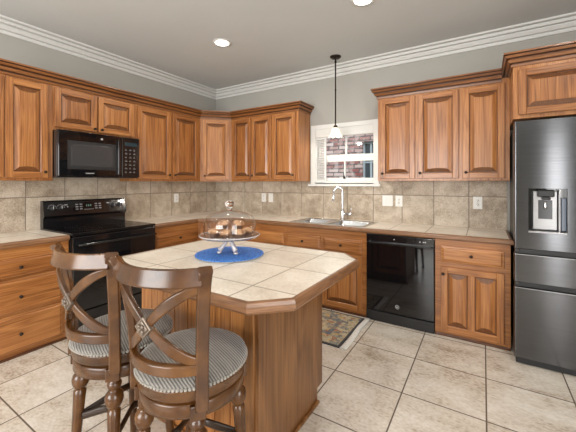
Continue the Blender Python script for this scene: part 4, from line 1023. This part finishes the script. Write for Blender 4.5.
    for s in (-1, 1):
        for u, zend in ((1, 1.005), (-1, 0.752)):
            bm = NB(); pts, ns = [], []
            for j in range(25):
                q = j/24; th = s*(0.02+0.98*q)*(TH-0.03)
                z = zc+(zend-zc)*(1-(1-q)**1.6)
                pts.append(S(th, z, 0.001*u)); ns.append(Nrm(th))
            add_bar(bm, pts, ns, lambda q: 0.026+0.012*math.sin(PI*q), lambda q: 0.018, 0.006); obj('cross_slat', bm, M_STOOL, t, False)
    bm = NB()
    M0 = TR(*S(0, zc, 0.012)) @ RX(PI/2) @ RZ(PI/4)
    b2 = NB(); add_box(b2, (-0.026, -0.026, -0.008), (0.026, 0.026, 0.006), 0.003); add_box(b2, (-0.019, -0.019, 0.0055), (0.019, 0.019, 0.010), 0.003)
    for k in range(4):
        a = k*PI/2; add_lathe(b2, [(0.0, 0.008), (0.0075, 0.010), (0.006, 0.015), (0, 0.017)], TR(0.0105*math.cos(a), 0.0105*math.sin(a), 0), 10)
    add_lathe(b2, [(0.0, 0.01), (0.006, 0.012), (0.005, 0.018), (0, 0.019)], None, 10)
    bmesh.ops.transform(b2, matrix=M0, verts=b2.verts[:]); bm.free()
    obj('carved_rosette', b2, M_STOOLD, t, False)
    return t
st = make_stool('walnut counter stool with striped cushion nearer the camera, right of the two', (2.703, -2.838, 0), math.radians(8))
s2 = copy_tree(st); s2.location = (2.262, -2.862, 0); s2.rotation_euler = (0, 0, math.radians(2.5)); s2['label'] = 'walnut counter stool with striped cushion farther off, nearest the range drawers'

# ------------------------------------------------------------------ rug
rx0, rx1, ry0, ry1 = 1.45, 2.690, -1.315, -0.672
t = thing('kitchen_rug', 'patterned tan and grey rug with white end binding in front of the sink', 'rug', ((rx0+rx1)/2, (ry0+ry1)/2, 0))
bm = NB(); add_box(bm, (rx0, ry0, 0.001), (rx1, ry1, 0.010), 0.003); obj('rug_pile', bm, rug_mat((rx1-rx0)/2, (ry1-ry0)/2), t)
bm = NB()
pts = []
for k in range(15):
    q = k/14; pts.append((rx1+0.030+0.006*math.sin(q*7), ry0-0.004+(ry1-ry0+0.01)*q, 0.008+0.004*q*q))
add_sweep3(bm, pts, (0, 0, 1), lambda q: 0.056-0.012*q, lambda q: 0.012, 10, 0, 3); obj('end_binding', bm, M_FRINGE, t)

# ------------------------------------------------------------------ ceiling lights
def can(x, y, label):
    t = thing('recessed_light', label, 'ceiling light', (x, y, CZ), 0, 'recessed ceiling lights')
    bm = NB(); add_lathe(bm, [(0.070, CZ-0.001), (0.098, CZ-0.001), (0.097, CZ-0.006), (0.075, CZ-0.009), (0.070, CZ-0.006)], TR(x, y, 0), 36, 0, True, False); obj('trim_ring', bm, M_WHITE, t)
    bm = NB(); add_lathe(bm, [(0.0, CZ-0.0015), (0.073, CZ-0.0015), (0.073, CZ-0.004), (0.0, CZ-0.005)], TR(x, y, 0), 36); obj('lamp_lens', bm, M_LAMP, t)
    d = bpy.data.lights.new('lamp_glow', 'AREA'); d.shape = 'DISK'; d.size = 0.15; d.energy = CAN_POWER; d.color = (1.0, 0.93, 0.83)
    l = bpy.data.objects.new('lamp_glow', d); COL.objects.link(l); l.parent = t; l.location = (0, 0, -0.012)
can(1.359, -1.276, 'lit recessed ceiling light nearest the corner, left of the pendant')
can(2.866, -1.248, 'lit recessed ceiling light cut by the photo\'s top edge, right of the pendant')
can(1.359, -3.2, 'added recessed ceiling light out of frame over the left drawers side')  # this and the next two are unseen lights added to brighten the room
can(2.866, -3.2, 'added recessed ceiling light out of frame over the stools')
can(4.4, -1.9, 'added recessed ceiling light out of frame before the refrigerator')
# pendant
px, py = 2.223, -0.307
t = thing('pendant_light', 'small pendant with frosted tulip shade hanging before the sink window', 'pendant light', (px, py, CZ))
bm = NB(); add_lathe(bm, [(0.0, CZ-0.030), (0.018, CZ-0.030), (0.045, CZ-0.024), (0.064, CZ-0.010), (0.066, CZ-0.001), (0.0, CZ-0.001)], TR(px, py, 0), 28); obj('canopy', bm, M_BRONZE, t)
bm = NB(); add_lathe(bm, [(0.008, 2.02), (0.008, 2.42), (0.010, 2.422), (0.010, 2.438), (0.008, 2.44), (0.008, CZ-0.028)], TR(px, py, 0), 12)
add_lathe(bm, [(0.009, CZ-0.075), (0.013, CZ-0.07), (0.013, CZ-0.05), (0.009, CZ-0.045)], TR(px, py, 0), 12); obj('rod', bm, M_BRONZE, t)
bm = NB(); add_lathe(bm, [(0.024, 1.985), (0.026, 1.998), (0.022, 2.012), (0.010, 2.022), (0.0, 2.024)], TR(px, py, 0), 18); obj('socket_cup', bm, M_BRONZE, t)
bm = NB(); seg = 48; rings = []
for r, z, rf in ((0.024, 1.992, 0), (0.040, 1.978, 0), (0.047, 1.955, 0), (0.052, 1.930, 0.02), (0.066, 1.905, 0.05), (0.086, 1.888, 0.10)):
    rings.append([bm.verts.new((px+r*(1+rf*math.cos(8*2*PI*k/seg))*math.cos(2*PI*k/seg), py+r*(1+rf*math.cos(8*2*PI*k/seg))*math.sin(2*PI*k/seg), z-0.10*rf*math.cos(8*2*PI*k/seg))) for k in range(seg)])
for a, b_ in zip(rings, rings[1:]):
    for k in range(seg):
        f = bm.faces.new((a[k], a[(k+1) % seg], b_[(k+1) % seg], b_[k])); f.smooth = True
sh = obj('glass_shade', bm, M_SHADE, t); sm = sh.modifiers.new('thickness', 'SOLIDIFY'); sm.thickness = 0.003
bm = NB(); add_lathe(bm, [(0.0, 1.902), (0.018, 1.906), (0.027, 1.925), (0.022, 1.950), (0.013, 1.970), (0.013, 1.985)], TR(px, py, 0), 18); obj('light_bulb', bm, plain('bulb', (0.9, 0.88, 0.82), 0.4, emit=(1, 0.9, 0.75), estr=4), t)
d = bpy.data.lights.new('bulb_glow', 'POINT'); d.energy = 9; d.color = (1.0, 0.92, 0.80); d.shadow_soft_size = 0.02
l = bpy.data.objects.new('bulb_glow', d); COL.objects.link(l); l.parent = t; l.location = (0, 0, 1.896-CZ)
